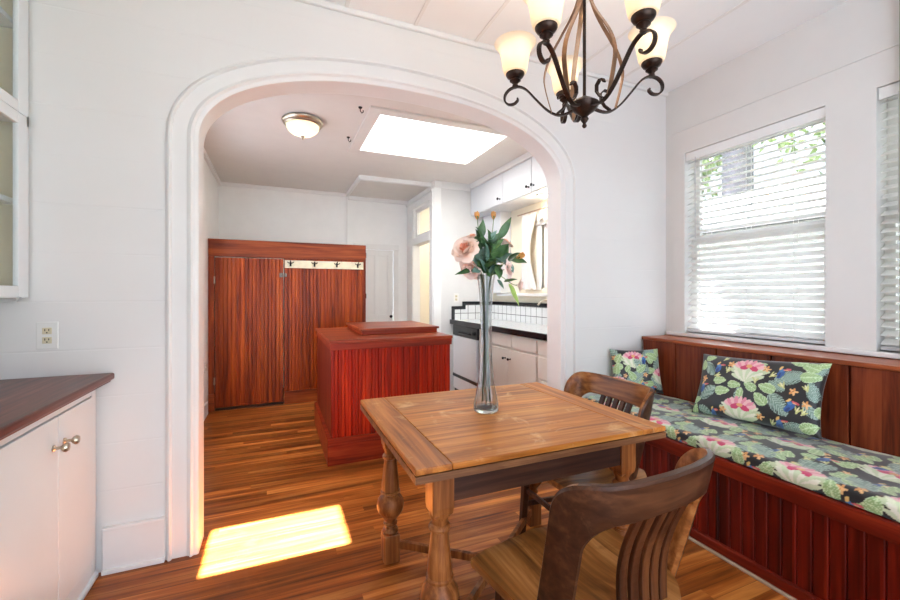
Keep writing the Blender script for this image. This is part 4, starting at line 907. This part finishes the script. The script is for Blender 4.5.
# ------------------------------------------------------------------ chandelier
def build_chandelier():
    cx, cy = 1.150, 1.321
    t = thing('chandelier', 'dark bronze five arm chandelier with frosted bell shades above the table', 'chandelier', (cx, cy, CD))
    C0 = Vector((cx, cy, 0))
    MB().lathe([(0.0, 1.975), (0.006, 1.978), (0.010, 1.985), (0.006, 1.995), (0.012, 2.003), (0.017, 2.012), (0.012, 2.022), (0.020, 2.030), (0.042, 2.046), (0.055, 2.062), (0.058, 2.072), (0.048, 2.080), (0.030, 2.092), (0.014, 2.100), (0.008, 2.106)], (cx, cy, 0), 32).build('hub', M['bronze'], t, smooth=True)
    MB().tube([(cx, cy, 2.10), (cx, cy, 2.62)], 0.0065, 10).build('rod', M['bronze'], t, smooth=True)
    m = MB()
    MB().lathe([(0.0, 2.94), (0.07, 2.94), (0.068, 2.925), (0.05, 2.91), (0.012, 2.90), (0.0, 2.895)], (cx, cy, 0), 28).build('ceiling_canopy', M['bronze'], t, smooth=True)
    for k in range(9):
        z = 2.63+0.0315*k; a = PI/2*(k % 2); pts = [(cx+0.010*math.cos(q)*math.cos(a), cy+0.010*math.cos(q)*math.sin(a), z+0.019*math.sin(q)) for q in np.linspace(0, 2*PI, 15)]
        m.tube(pts, 0.0026, 6)
    m.build('chain', M['bronze'], t, smooth=True)
    MB().lathe([(0.0, 2.612), (0.012, 2.606), (0.024, 2.59), (0.026, 2.565), (0.018, 2.55), (0.008, 2.54)], (cx, cy, 0), 20).build('collar', M['bronze'], t, smooth=True)
    for k in range(5):
        an = math.radians((5, 90, 157, 225, 294)[k]-22.93); rd = Vector((math.cos(an), math.sin(an), 0)); tn = Vector((-rd.y, rd.x, 0))
        def at(r, z): return C0+rd*r*1.09+Vector((0, 0, z-0.012))
        ctrl = [(0.040, 2.066), (0.075, 2.056), (0.105, 2.062), (0.14, 2.090), (0.18, 2.140), (0.215, 2.186), (0.24, 2.205), (0.262, 2.210), (0.287, 2.202), (0.303, 2.182), (0.303, 2.156), (0.288, 2.139), (0.266, 2.138), (0.252, 2.150), (0.252, 2.160)]
        pts = []
        for i in range(len(ctrl)-1):
            a, b, c_, e = ctrl[max(i-1, 0)], ctrl[i], ctrl[i+1], ctrl[min(i+2, len(ctrl)-1)]
            for q in (0, 0.25, 0.5, 0.75):
                pts.append(tuple(0.5*((2*b[d])+(c_[d]-a[d])*q+(2*a[d]-5*b[d]+4*c_[d]-e[d])*q*q+(3*b[d]-a[d]-3*c_[d]+e[d])*q**3) for d in (0, 1)))
        pts.append(ctrl[-1])
        MB().tube([at(*p) for p in pts], 0.01, flat=(0.017, 0.0075), up=tuple(tn)).build('arm', M['bronze'], t, bevel=0.0015)
        # inner curl and tall strap
        ctrl = [(0.100, 2.064), (0.078, 2.080), (0.062, 2.105), (0.062, 2.130), (0.076, 2.144), (0.092, 2.140), (0.098, 2.126)]
        MB().tube([at(*p) for p in ctrl], 0.01, flat=(0.016, 0.006), up=tuple(tn)).build('curl', M['bronze'], t, bevel=0.001)
        zz = np.linspace(0, 1, 30)
        def sr(f): return 0.118+0.035*math.sin(min(1, f/0.42)*PI/2*1.0)*1.0-0.0*f if f < 0.28 else 0.020+(0.118+0.035*math.sin(0.28/0.42*PI/2)-0.020)*(0.5+0.5*math.cos((f-0.28)/0.72*PI))
        MB().tube([at(sr(f), 2.068+0.49*f) for f in zz], 0.01, flat=(0.019, 0.004), up=tuple(tn)).build('strap', M['strap'], t, bevel=0.001)
        b = at(0.262, 0)+Vector((0, 0, 0.0))
        h = MB().lathe([(0.0, 2.206), (0.011, 2.207), (0.013, 2.216), (0.010, 2.222), (0.016, 2.230), (0.024, 2.236), (0.020, 2.243), (0.034, 2.252), (0.040, 2.262), (0.040, 2.268), (0.0, 2.268)], tuple(b), 24).build('shade_holder', M['bronze'], t, smooth=True)
        out = [(0.036, 2.266), (0.047, 2.270), (0.052, 2.288), (0.056, 2.314), (0.060, 2.340), (0.066, 2.364), (0.076, 2.384), (0.090, 2.398)]
        prof = out+[(r-0.003, z+0.001) for r, z in out[::-1]]
        sh = MB().lathe(prof[:], tuple(b), 36).build('shade', M['shade'], t, smooth=True, weld=True)
        MB().lathe([(0.0, 2.268), (0.012, 2.268), (0.012, 2.29), (0.02, 2.305), (0.024, 2.325), (0.018, 2.345), (0.0, 2.352)], tuple(b), 16).build('bulb', M['bulb'], sh, smooth=True)
        ld = bpy.data.lights.new('bulb_light', 'POINT'); ld.energy = 1.6; ld.color = (1, 0.84, 0.64); ld.shadow_soft_size = 0.025
        lo = bpy.data.objects.new('bulb_light', ld); COL.objects.link(lo); lo.location = Vector((b.x, b.y, 2.345))
build_chandelier()

# ------------------------------------------------------------------ left side cabinets and outlet
def knob(parent, p, axis='x', s=1.0, mat='nickel', sgn=1):
    prof = [(0.0085*s, 0), (0.0085*s, 0.003*s), (0.004*s, 0.006*s), (0.004*s, 0.016*s), (0.010*s, 0.021*s), (0.013*s, 0.027*s), (0.010*s, 0.033*s), (0.0, 0.035*s)]
    MB().lathe([(r, h*sgn) for r, h in prof], p, 14, axis).build('knob', M[mat], parent, smooth=True)
def build_left():
    t = thing('base_cabinet', 'white base cabinet with two knobbed doors under the dark wooden slab', 'cabinet', (-0.9, 1.6, 0))
    fx, ya, yb = -0.765, 0.75, 2.380
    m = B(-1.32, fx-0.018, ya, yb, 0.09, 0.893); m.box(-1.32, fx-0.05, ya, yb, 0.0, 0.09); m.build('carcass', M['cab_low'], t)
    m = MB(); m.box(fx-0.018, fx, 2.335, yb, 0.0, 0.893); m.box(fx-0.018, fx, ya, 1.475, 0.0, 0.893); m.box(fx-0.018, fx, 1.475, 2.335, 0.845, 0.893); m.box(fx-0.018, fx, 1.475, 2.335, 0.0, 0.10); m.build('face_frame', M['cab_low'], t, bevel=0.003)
    B(fx-0.01, fx+0.012, ya, yb, 0.0, 0.028).build('shoe_moulding', M['cab_low'], t, bevel=0.008)
    for a, b, ky in ((1.480, 2.014, 1.975), (2.017, 2.330, 2.060)):
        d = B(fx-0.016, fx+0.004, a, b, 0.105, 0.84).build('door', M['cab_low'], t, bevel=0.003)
        knob(d, (fx+0.004, ky, 0.732), 'x', 1.4)
    s = B(-1.328, -0.697, ya-0.05, 2.392, 0.905, 0.935).build('counter_slab', M['slab'], None, bevel=0.008, seg=3)
    tag(s, 'dark stained wooden counter slab on the white base cabinet', 'countertop')
    q = B(-1.328, -0.712, ya-0.05, 2.390, 0.8935, 0.9055).build('under_edge', M['slab'], s, bevel=0.003)
    t = thing('wall_cabinet', 'white glass fronted wall cabinet hung over the dark counter slab', 'cabinet', (-1.15, 1.9, 1.29))
    ya, yb, fx = 1.30, 2.392, -1.0; z0, z1 = 1.288, CD-0.01
    m = MB(); m.box(-1.325, fx-0.02, yb-0.02, yb, z0, z1); m.box(-1.325, fx-0.02, ya, ya+0.02, z0, z1); m.box(-1.325, -1.31, ya, yb, z0, z1); m.box(-1.325, fx-0.02, ya, yb, z0, z0+0.025); m.box(-1.325, fx-0.02, ya, yb, z1-0.02, z1)
    m.build('carcass', M['cab'], t)
    m = B(-1.309, -1.306, ya+0.02, yb-0.02, z0+0.025, z1-0.02); m.box(-1.309, fx-0.021, yb-0.023, yb-0.0205, z0+0.026, z1-0.021); m.build('lining', M['cabin'], t)
    for z in (1.70, 2.055, 2.46): B(-1.306, fx-0.03, ya+0.02, yb-0.024, z-0.011, z+0.011).build('shelf', M['cab'], t)
    m = B(fx-0.02, fx-0.004, yb-0.055, yb, z0, z1); m.box(fx-0.02, fx-0.004, ya, yb, 2.035, 2.085); m.build('face_frame', M['cab'], t, bevel=0.002)
    mid = (ya+yb-0.055)/2
    for a, b in ((ya+0.005, mid-0.002), (mid+0.002, yb-0.058)):
        for za, zb in ((z0+0.004, 2.0592), (2.0608, z1-0.01)):
            m = MB(); w = 0.066
            m.box(fx-0.004, fx+0.016, a, a+w, za, zb); m.box(fx-0.004, fx+0.016, b-w, b, za, zb); m.box(fx-0.004, fx+0.016, a+w, b-w, za, za+w*0.7); m.box(fx-0.004, fx+0.016, a+w, b-w, zb-w*0.7, zb)
            d = m.build('door', M['cab'], t, bevel=0.003)
            B(fx+0.004, fx+0.007, a+w-0.005, b-w+0.005, za+0.04, zb-0.04).build('pane', M['pane'], d)
    knob(t, (-1.03, 2.36, 1.27), 'z', 0.6, 'plastic')
build_left()

def outlet(name, label, loc, face, w=0.074, h=0.118, duplex=True):
    """face: 'y-' plate facing -Y, 'x+' plate facing +X"""
    t = thing(name, label, 'outlet', loc); x, y, z = loc
    def bx(u0, u1, v0, v1, d0, d1):
        return B(x+u0, x+u1, y-d1, y-d0, z+v0, z+v1) if face == 'y-' else B(x+d0, x+d1, y+u0, y+u1, z+v0, z+v1)
    bx(-w/2, w/2, -h/2, h/2, 0, 0.006).build('cover_plate', M['plastic'], t, bevel=0.003)
    for k in ((-0.021, 0.021) if duplex else (0.0,)):
        o = bx(-0.017, 0.017, k-0.0145, k+0.0145, 0.005, 0.0085).build('receptacle', M['cabin'] if duplex else M['plastic'], t, bevel=0.002)
        m = MB()
        for (u, v, a, b) in ((-0.0068, 0.004, 0.0016, 0.0046), (0.0068, 0.004, 0.0016, 0.0040), (0.0, -0.0078, 0.0026, 0.0026)):
            q = bx(u-a, u+a, k+v-b, k+v+b, 0.0075, 0.0092); m.add(q.v, q.f)
        m.build('slots', M['slot'], o)
outlet('wall_outlet', 'white duplex outlet on the wall above the dark counter slab', (-0.947, YF, 1.117), 'y-', 0.078, 0.122)
outlet('wall_outlet', 'white outlet on the end wall above the dishwasher', (2.18, 4.95, 1.24), 'y-')
outlet('wall_outlet', 'low white outlet on the left kitchen wall by the beadboard partition', (-0.69, 5.0, 0.52), 'x+')

# ------------------------------------------------------------------ blinds
def build_blind(a, b, label):
    t = thing('window_blind', label, 'blind', (2.965, (a+b)/2, 2.395), 'white slatted window blinds')
    a += 0.008; b -= 0.008; x = 2.972; z0, z1 = 1.005, 2.392
    B(2.940, 2.950, a-0.005, b+0.005, z1-0.062, z1).build('valance', M['blind'], t, bevel=0.002)
    B(2.952, 2.995, a, b, z1-0.05, z1-0.002).build('headrail', M['blind'], t)
    m = MB(); n = 29; top = z1-0.075; bot = z0+0.045; tl = 0.014
    for k in range(n):
        z = top-(top-bot)*k/(n-1)
        m.add([(x-0.025, a, z-tl), (x+0.025, a, z+tl), (x+0.025, b, z+tl), (x-0.025, b, z-tl), (x-0.025, a, z-tl+0.003), (x+0.025, a, z+tl+0.003), (x+0.025, b, z+tl+0.003), (x-0.025, b, z-tl+0.003)],
              [(0, 3, 2, 1), (4, 5, 6, 7), (0, 1, 5, 4), (1, 2, 6, 5), (2, 3, 7, 6), (3, 0, 4, 7)])
    m.build('slats', M['blind'], t)
    B(x-0.026, x+0.026, a, b, z0+0.002, z0+0.022).build('bottom_rail', M['greyr'], t, bevel=0.003)
    for y in (a+0.16, (a+b)/2, b-0.16):
        c = MB(); c.tube([(x-0.027, y, z1-0.05), (x-0.027, y, z0+0.012)], 0.0012, 5); c.tube([(x+0.027, y, z1-0.05), (x+0.027, y, z0+0.012)], 0.0012, 5); c.build('ladder_cord', M['cord'], t)
    MB().tube([(2.936, b-0.075, z1-0.05), (2.936, b-0.075, 1.72)], 0.0035, 8).build('wand', M['greyr'], t, smooth=True)
build_blind(1.345, 2.235, 'wide white slatted blind in the window over the pillow')
build_blind(0.16, 1.125, 'white slatted blind cut off by the right edge of the photo')

# ------------------------------------------------------------------ beadboard partition with door, coat rail
def bead(m, x0, x1, z0, z1, yf, yb, p=0.062, flip=False):
    n = max(1, round((x1-x0)/p)); w = (x1-x0)/n; narrow = w < 0.045
    for k in range(n):
        a, b = x0+k*w, x0+(k+1)*w; g = 0.005; d = 0.005 if narrow else 0.007; r = (a+b)/2
        s = [(a, yb), (a, yf+d), (a+g, yf), (b-g, yf), (b, yf+d), (b, yb)] if narrow else [(a, yb), (a, yf+d), (a+g, yf), (r-0.004, yf), (r, yf+0.003), (r+0.004, yf), (b-g, yf), (b, yf+d), (b, yb)]
        m.prism(s, 'z', z0, z1)
    return m
def build_partition():
    t = thing('closet_partition', 'red brown beadboard partition with a plank door, standing at the far end of the kitchen', 'partition', (0.17, 5.25, 0))
    yf = 5.2
    B(-0.688, 1.043, yf-0.014, yf+0.05, 1.712, 1.905).build('fascia', M['panel_x'], t, bevel=0.004)
    B(-0.688, -0.63, yf-0.008, yf+0.05, 0.19, 1.712).build('post', M['panel'], t, bevel=0.003)
    B(-0.688, -0.625, yf-0.014, yf+0.05, 0.0, 0.19).build('plinth', M['panel_x'], t, bevel=0.003)
    B(1.025, 1.043, yf-0.004, yf+0.05, 0.0, 1.712).build('post', M['panel'], t, bevel=0.003)
    m = bead(MB(), 0.087, 1.025, 0.15, 1.712, yf, yf+0.05, 0.0415); m.build('fixed_panel', M['panel'], t)
    B(0.087, 1.025, yf-0.014, yf+0.05, 0.0, 0.15).build('base_board', M['panel_x'], t, bevel=0.004)
    d = bead(MB(), -0.624, 0.078, 0.035, 1.702, yf-0.004, yf+0.03, 0.0415).build('door', M['panel'], t)
    for z in (1.45, 0.33):
        MB().lathe([(0.008, -0.04), (0.008, 0.04)], (-0.628, yf-0.006, z), 10).build('hinge', M['nickel'], d, smooth=True)
    m = B(0.035, 0.075, yf-0.016, yf-0.004, 1.49, 1.54); m.lathe([(0.006, -0.035), (0.012, -0.032), (0.012, -0.02), (0.005, -0.014), (0.005, 0)], (0.058, yf-0.005, 1.515), 12, 'y'); m.build('latch', M['steel'], d)
    B(0.082, 0.115, yf-0.014, yf, 1.495, 1.535).build('strike_plate', M['steel'], t, bevel=0.002)
    B(-0.62, 0.08, yf+0.0, yf+0.04, 0.0, 0.02).build('threshold', M['apron'], t)
    r = thing('coat_rail', 'cream painted coat rail with four black hooks on the partition', 'coat rack', (0.55, yf, 1.645))
    B(0.092, 1.010, yf-0.018, yf-0.0005, 1.600, 1.690).build('board', plain('cream_rail_paint', hx(226, 214, 184), 0.5, var=0.12, scale=14), r, bevel=0.003)
    for x in (0.156, 0.424, 0.685, 0.939):
        m = B(x-0.010, x+0.010, yf-0.022, yf-0.017, 1.620, 1.672)
        m.tube([(x, yf-0.02, 1.66), (x, yf-0.05, 1.662), (x, yf-0.072, 1.676)], 0.005, 8); m.tube([(x, yf-0.02, 1.635), (x, yf-0.04, 1.628), (x, yf-0.052, 1.640)], 0.005, 8)
        for s in (-1, 1): m.tube([(x, yf-0.022, 1.655), (x+s*0.022, yf-0.035, 1.658), (x+s*0.034, yf-0.045, 1.668)], 0.0055, 8)
        m.lathe([(0, -0.008), (0.008, 0), (0, 0.008)], (x, yf-0.074, 1.678), 10)
        m.build('hook', M['black'], r)
build_partition()

# ------------------------------------------------------------------ island
def build_island():
    t = thing('kitchen_island', 'red mahogany beadboard island with a raised block on its top', 'kitchen island', (0.88, 3.8, 0))
    x0, x1, y0, y1 = 0.372, 1.372, 3.205, 4.36
    m = B(x0+0.03, x1-0.02, y0+0.035, y1-0.01, 0.02, 0.88); m.build('core', M['island_y'], t)
    m = bead(MB(), x0+0.012, x1-0.006, 0.19, 0.882, y0+0.016, y0+0.04, 0.052); m.build('front_panel', M['island'], t)
    m = B(x0+0.012, x0+0.031, y0+0.041, y1-0.01, 0.19, 0.882); m.build('side_panel', M['island_y'], t)
    B(x1-0.021, x1-0.006, y0+0.041, y1-0.01, 0.19, 0.882).build('side_panel', M['island_y'], t)
    m = B(x0-0.016, x1, y0-0.002, y0+0.022, 0.0, 0.160); m.box(x0-0.016, x1, y0-0.006, y0+0.022, 0.160, 0.203); m.box(x0-0.016, x0+0.02, y0+0.022, y1, 0.0, 0.203); m.box(x1-0.014, x1, y0+0.022, y1, 0, 0.203)
    m.build('plinth', M['island_base'], t, bevel=0.003)
    m = B(x0-0.002, x1+0.004, y0-0.012, y1+0.01, 0.925, 0.948); m.build('top', M['island_top'], t, bevel=0.004)
    m = B(x0+0.004, x1, y0-0.004, y1+0.004, 0.872, 0.9245); m.build('top_band', M['island_base'], t, bevel=0.003)
    b = B(0.672, 1.352, 3.50, 4.27, 0.9485, 0.985).build('raised_block', M['island_base'], t, bevel=0.003)
    B(0.655, 1.368, 3.485, 4.285, 0.985, 1.004).build('block_top', M['island_top'], b, bevel=0.004)
build_island()

# ------------------------------------------------------------------ kitchen run on the right
def build_kitchen():
    X = 2.12                                                    # face of the lower units
    d = thing('dishwasher', 'white dishwasher with black trim under the tiled counter', 'dishwasher', (2.4, 4.56, 0))
    ya, yb = 4.20, 4.925
    B(X+0.03, 2.70, ya, yb, 0.0, 0.895).build('body', M['blackpl'], d)
    B(X, X+0.03, ya+0.006, yb-0.006, 0.765, 0.895).build('control_panel', M['blackpl'], d, bevel=0.004)
    B(X-0.004, X+0.03, ya+0.03, yb-0.03, 0.275, 0.757).build('door', M['appl'], d, bevel=0.003)
    B(X-0.002, X+0.03, ya+0.006, yb-0.006, 0.235, 0.272).build('door_trim', M['blackpl'], d, bevel=0.003)
    B(X, X+0.03, ya+0.02, yb-0.02, 0.085, 0.232).build('kick_panel', M['appl'], d, bevel=0.003)
    m = B(X-0.012, X+0.001, ya+0.2, yb-0.2, 0.80, 0.822); m.build('handle', M['black'], d, bevel=0.004)
    MB().lathe([(0.02, -0.014), (0.02, 0.0)], (X+0.001, ya+0.09, 0.83), 16, 'x').build('dial', M['black'], d)
    # lower cabinets
    def base(label, ya, yb, doors, drawers):
        t = thing('base_cabinet', label, 'cabinet', (2.4, (ya+yb)/2, 0), 'lower kitchen units')
        m = B(X+0.02, 2.70, ya, yb, 0.09, 0.898); m.box(X+0.07, 2.70, ya, yb, 0, 0.09); m.build('carcass', M['cab2'], t)
        for (a, b, ky) in doors:
            o = B(X, X+0.02, a, b, 0.11, 0.745).build('door', M['cab2'], t, bevel=0.004)
            if ky: knob(o, (X, ky, 0.655), 'x', 1.1, 'black', -1)
        for (a, b, za, zb, kn) in drawers:
            o = B(X, X+0.02, a, b, za, zb).build('drawer', M['cab2'], t, bevel=0.004)
            if kn: B(X-0.008, X+0.001, (a+b)/2-0.04, (a+b)/2+0.04, zb-0.03, zb-0.015).build('pull', M['cab2'], o, bevel=0.002)
        return t
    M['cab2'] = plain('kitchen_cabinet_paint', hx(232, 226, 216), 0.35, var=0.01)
    base('cream lower cabinet with paired black knobs right of the dishwasher', 3.045, 4.195, [(3.06, 3.535, 3.49), (3.54, 4.10, 3.585)], [(3.06, 3.46, 0.765, 0.885, 0), (3.47, 4.10, 0.765, 0.885, 0)])
    base('stack of cream drawers at the right end of the lower units', 2.56, 3.04, [], [(2.575, 3.03, 0.765, 0.885, 0), (2.575, 3.03, 0.56, 0.745, 0), (2.575, 3.03, 0.34, 0.545, 0), (2.575, 3.03, 0.11, 0.325, 0)])
    c = B(2.10, 2.718, 2.53, 4.945, 0.9005, 0.955); s = c.build('tiled_counter', M['tile'], None, bevel=0.002)
    tag(s, 'white tiled kitchen counter with a black tile edge', 'countertop')
    B(2.085, 2.103, 2.53, 4.945, 0.902, 0.962).build('edge_tiles', M['tileblack'], s, bevel=0.006)
    s = thing('tile_splashback', 'white tile splashback with a stepped black border', 'splashback', (2.7, 3.7, 0.96))
    B(2.700, 2.718, 2.53, 4.945, 0.956, 1.150).build('field', M['tile'], s)
    B(2.696, 2.718, 2.53, 4.945, 1.150, 1.192).build('border', M['tileblack'], s, bevel=0.004)
    m = B(2.31, 2.696, 4.930, 4.948, 0.956, 1.150); m.box(2.155, 2.31, 4.930, 4.948, 0.956, 1.088); m.build('field', M['tile'], s)
    m = B(2.265, 2.696, 4.926, 4.948, 1.150, 1.192); m.box(2.265, 2.31, 4.926, 4.948, 1.09, 1.150); m.box(2.112, 2.265, 4.926, 4.948, 1.088, 1.132); m.box(2.112, 2.155, 4.926, 4.948, 0.956, 1.088)
    m.build('border', M['tileblack'], s, bevel=0.004)
    # faucet
    f = thing('faucet', 'chrome faucet on the tiled counter at the arch edge', 'faucet', (2.62, 3.40, 0.956))
    MB().lathe([(0.028, 0.956), (0.028, 0.97), (0.014, 0.985), (0.012, 1.14), (0.0, 1.145)], (2.62, 3.40, 0), 16).build('body', M['nickel'], f, smooth=True)
    MB().tube([(2.62, 3.40, 1.12), (2.60, 3.41, 1.20), (2.55, 3.44, 1.235), (2.48, 3.48, 1.22), (2.45, 3.50, 1.18)], 0.010, 10).build('spout', M['nickel'], f, smooth=True)
    for k in (-1, 1): MB().tube([(2.62, 3.40+k*0.02, 1.02), (2.62, 3.40+k*0.07, 1.04)], 0.007, 8).build('handle', M['nickel'], f, smooth=True)
    # upper cabinets
    def upper(label, ya, yb, ks):
        t = thing('wall_cabinet', label, 'cabinet', (2.55, (ya+yb)/2, 2.33), 'upper kitchen units')
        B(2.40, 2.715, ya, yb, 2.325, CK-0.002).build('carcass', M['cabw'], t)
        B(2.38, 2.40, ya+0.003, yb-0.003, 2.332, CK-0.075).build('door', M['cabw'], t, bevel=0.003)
        for ky in ks: knob(t, (2.38, ky, 2.39), 'x', 1.25, 'black', -1)
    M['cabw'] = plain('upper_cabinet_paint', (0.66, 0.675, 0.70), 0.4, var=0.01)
    upper('white upper kitchen cabinet in the corner by the end wall', 4.085, 4.92, [4.145])
    upper('white upper kitchen cabinet in the middle, dark knob at its right', 3.515, 4.08, [3.556])
    upper('white upper kitchen cabinet nearest the arch', 2.60, 3.51, [3.468])
    struct(B(2.365, 2.40, 2.53, 4.925, CK-0.07, CK).build('trim_11', M['trim'], bevel=0.008), 'crown strip above the upper kitchen cabinets', 'trim')
    t = thing('tall_panel', 'flat white side panel below the corner upper cabinet', 'panel', (2.6, 4.7, 1.3))
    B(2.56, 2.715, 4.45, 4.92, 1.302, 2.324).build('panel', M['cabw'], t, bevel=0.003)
    # lit downlight under the uppers, above the sink
    l = thing('downlight', 'small lit round lamp under the upper cabinets', 'lamp', (2.56, 3.55, 2.32))
    MB().lathe([(0.0, 2.318), (0.062, 2.318), (0.075, 2.312), (0.078, 2.3245), (0.0, 2.3245)], (2.56, 3.55, 0), 24).build('rim', M['plastic'], l, smooth=True)
    MB().lathe([(0.0, 2.306), (0.03, 2.308), (0.055, 2.3175), (0.0, 2.3178)], (2.56, 3.55, 0), 24).build('lens', M['downl'], l, smooth=True)
    ld = bpy.data.lights.new('downlight_lamp', 'POINT'); ld.energy = 2.2; ld.color = (1, 0.82, 0.58); ld.shadow_soft_size = 0.05
    lo = bpy.data.objects.new('downlight_lamp', ld); COL.objects.link(lo); lo.location = (2.56, 3.55, 2.26)
    # lace curtain on a small rod
    c = thing('lace_curtain', 'gathered white lace curtain beside the kitchen window', 'curtain', (2.64, 3.9, 2.2))
    MB().tube([(2.63, 3.0, 2.215), (2.63, 4.16, 2.215)], 0.008, 8).build('rod', M['pale'], c, smooth=True)
    P = np.zeros((30, 46, 3))
    for i in range(30):
        z = 2.21-0.86*i/29; f = i/29
        for j in range(46):
            g = j/45; wv = 0.30*(1-0.45*math.sin(f*PI)**1.2); y = 4.10-wv*g
            P[i, j] = (2.645+0.016*math.sin(g*34+f*2)*(0.6+0.4*f), y, z+0.01*math.sin(g*20))
    MB().grid(P).build('drape', M['lace'], c, smooth='all')
    P2 = np.zeros((10, 60, 3))
    for i in range(10):
        for j in range(60): g = j/59; P2[i, j] = (2.65+0.012*math.sin(g*60), 3.80-0.75*g, 2.21-0.11*i/9-(0.02*math.sin(g*40)*(i/9)))
    MB().grid(P2).build('valance', M['lace'], c, smooth='all')
build_kitchen()

# ------------------------------------------------------------------ kitchen ceiling things
def build_ceiling_items():
    cx, cy = 0.205, 3.64
    t = thing('ceiling_lamp', 'lit flush ceiling lamp with alabaster dome and nickel ring', 'lamp', (cx, cy, CK))
    MB().lathe([(0.0, CK-0.001), (0.15, CK-0.001), (0.165, CK-0.014), (0.160, CK-0.028), (0.150, CK-0.034), (0.152, CK-0.044), (0.140, CK-0.052), (0.128, CK-0.045), (0.0, CK-0.02)], (cx, cy, 0), 40).build('ring', M['nickel'], t, smooth=True)
    dm = [(0.132*math.cos(a), CK-0.048-0.085*math.sin(a)) for a in np.linspace(0.0, PI/2-0.02, 14)]
    MB().lathe(dm+[(0.0005, CK-0.1335)], (cx, cy, 0), 36).build('dome', M['dome'], t, smooth=True)
    MB().lathe([(0.0, CK-0.165), (0.006, CK-0.162), (0.010, CK-0.152), (0.006, CK-0.146), (0.016, CK-0.140), (0.018, CK-0.132), (0.0, CK-0.128)], (cx, cy, 0), 16).build('finial', M['nickel'], t, smooth=True)
    ld = bpy.data.lights.new('ceiling_bulb', 'POINT'); ld.energy = 0.8; ld.color = (1, 0.80, 0.52); ld.shadow_soft_size = 0.03
    lo = bpy.data.objects.new('ceiling_bulb', ld); COL.objects.link(lo); lo.location = (cx, cy, CK-0.085)
    for (x, y, lab) in ((0.602, 3.21, 'black ceiling hook by the near corner of the skylight'), (0.615, 3.87, 'black ceiling hook by the far corner of the skylight')):
        m = MB().lathe([(0.0, CK-0.012), (0.012, CK-0.010), (0.016, CK-0.0005)], (x, y, 0), 12)
        m.tube([(x, y, CK-0.01), (x, y, CK-0.03), (x+0.012, y, CK-0.045), (x+0.022, y, CK-0.035), (x+0.022, y, CK-0.022)], 0.004, 8)
        tag(m.build('ceiling_hook', M['black'], None, smooth=True), lab, 'hook', 'black hooks beside the skylight')
    t = thing('washing_machine', 'white cabinet in the room past the doorway', 'cabinet', (2.7, 5.5, 0))
    B(2.35, 2.95, 5.12, 5.75, 0, 0.98).build('body', M['appl'], t, bevel=0.01)
    B(2.33, 2.97, 5.10, 5.77, 0.981, 1.0).build('top', M['appl'], t, bevel=0.006)
    m = MB().lathe([(0.0, 1.001), (0.12, 1.001), (0.15, 1.05), (0.155, 1.14), (0.15, 1.15), (0.14, 1.14), (0.135, 1.05), (0.0, 1.03)], (2.62, 5.45, 0), 24)
    tag(m.build('basket', M['tan'], None, smooth=True), 'round tan basket on the white cabinet past the doorway', 'basket')
    ld = bpy.data.lights.new('utility_lamp', 'POINT'); ld.energy = 11; ld.color = (1, 0.94, 0.84); ld.shadow_soft_size = 0.12  # added source to brighten the room past the doorway
    lo = bpy.data.objects.new('utility_lamp', ld); COL.objects.link(lo); lo.location = (2.7, 5.6, 2.45)
    t = thing('utility_ceiling_lamp', 'added ceiling lamp for light in the room past the doorway', 'lamp', (2.7, 5.6, CK))
    MB().lathe([(0.0, CK-0.001), (0.14, CK-0.001), (0.14, CK-0.03), (0.0, CK-0.05)], (2.7, 5.6, 0), 24).build('lens', M['downl'], t, smooth=True)
build_ceiling_items()
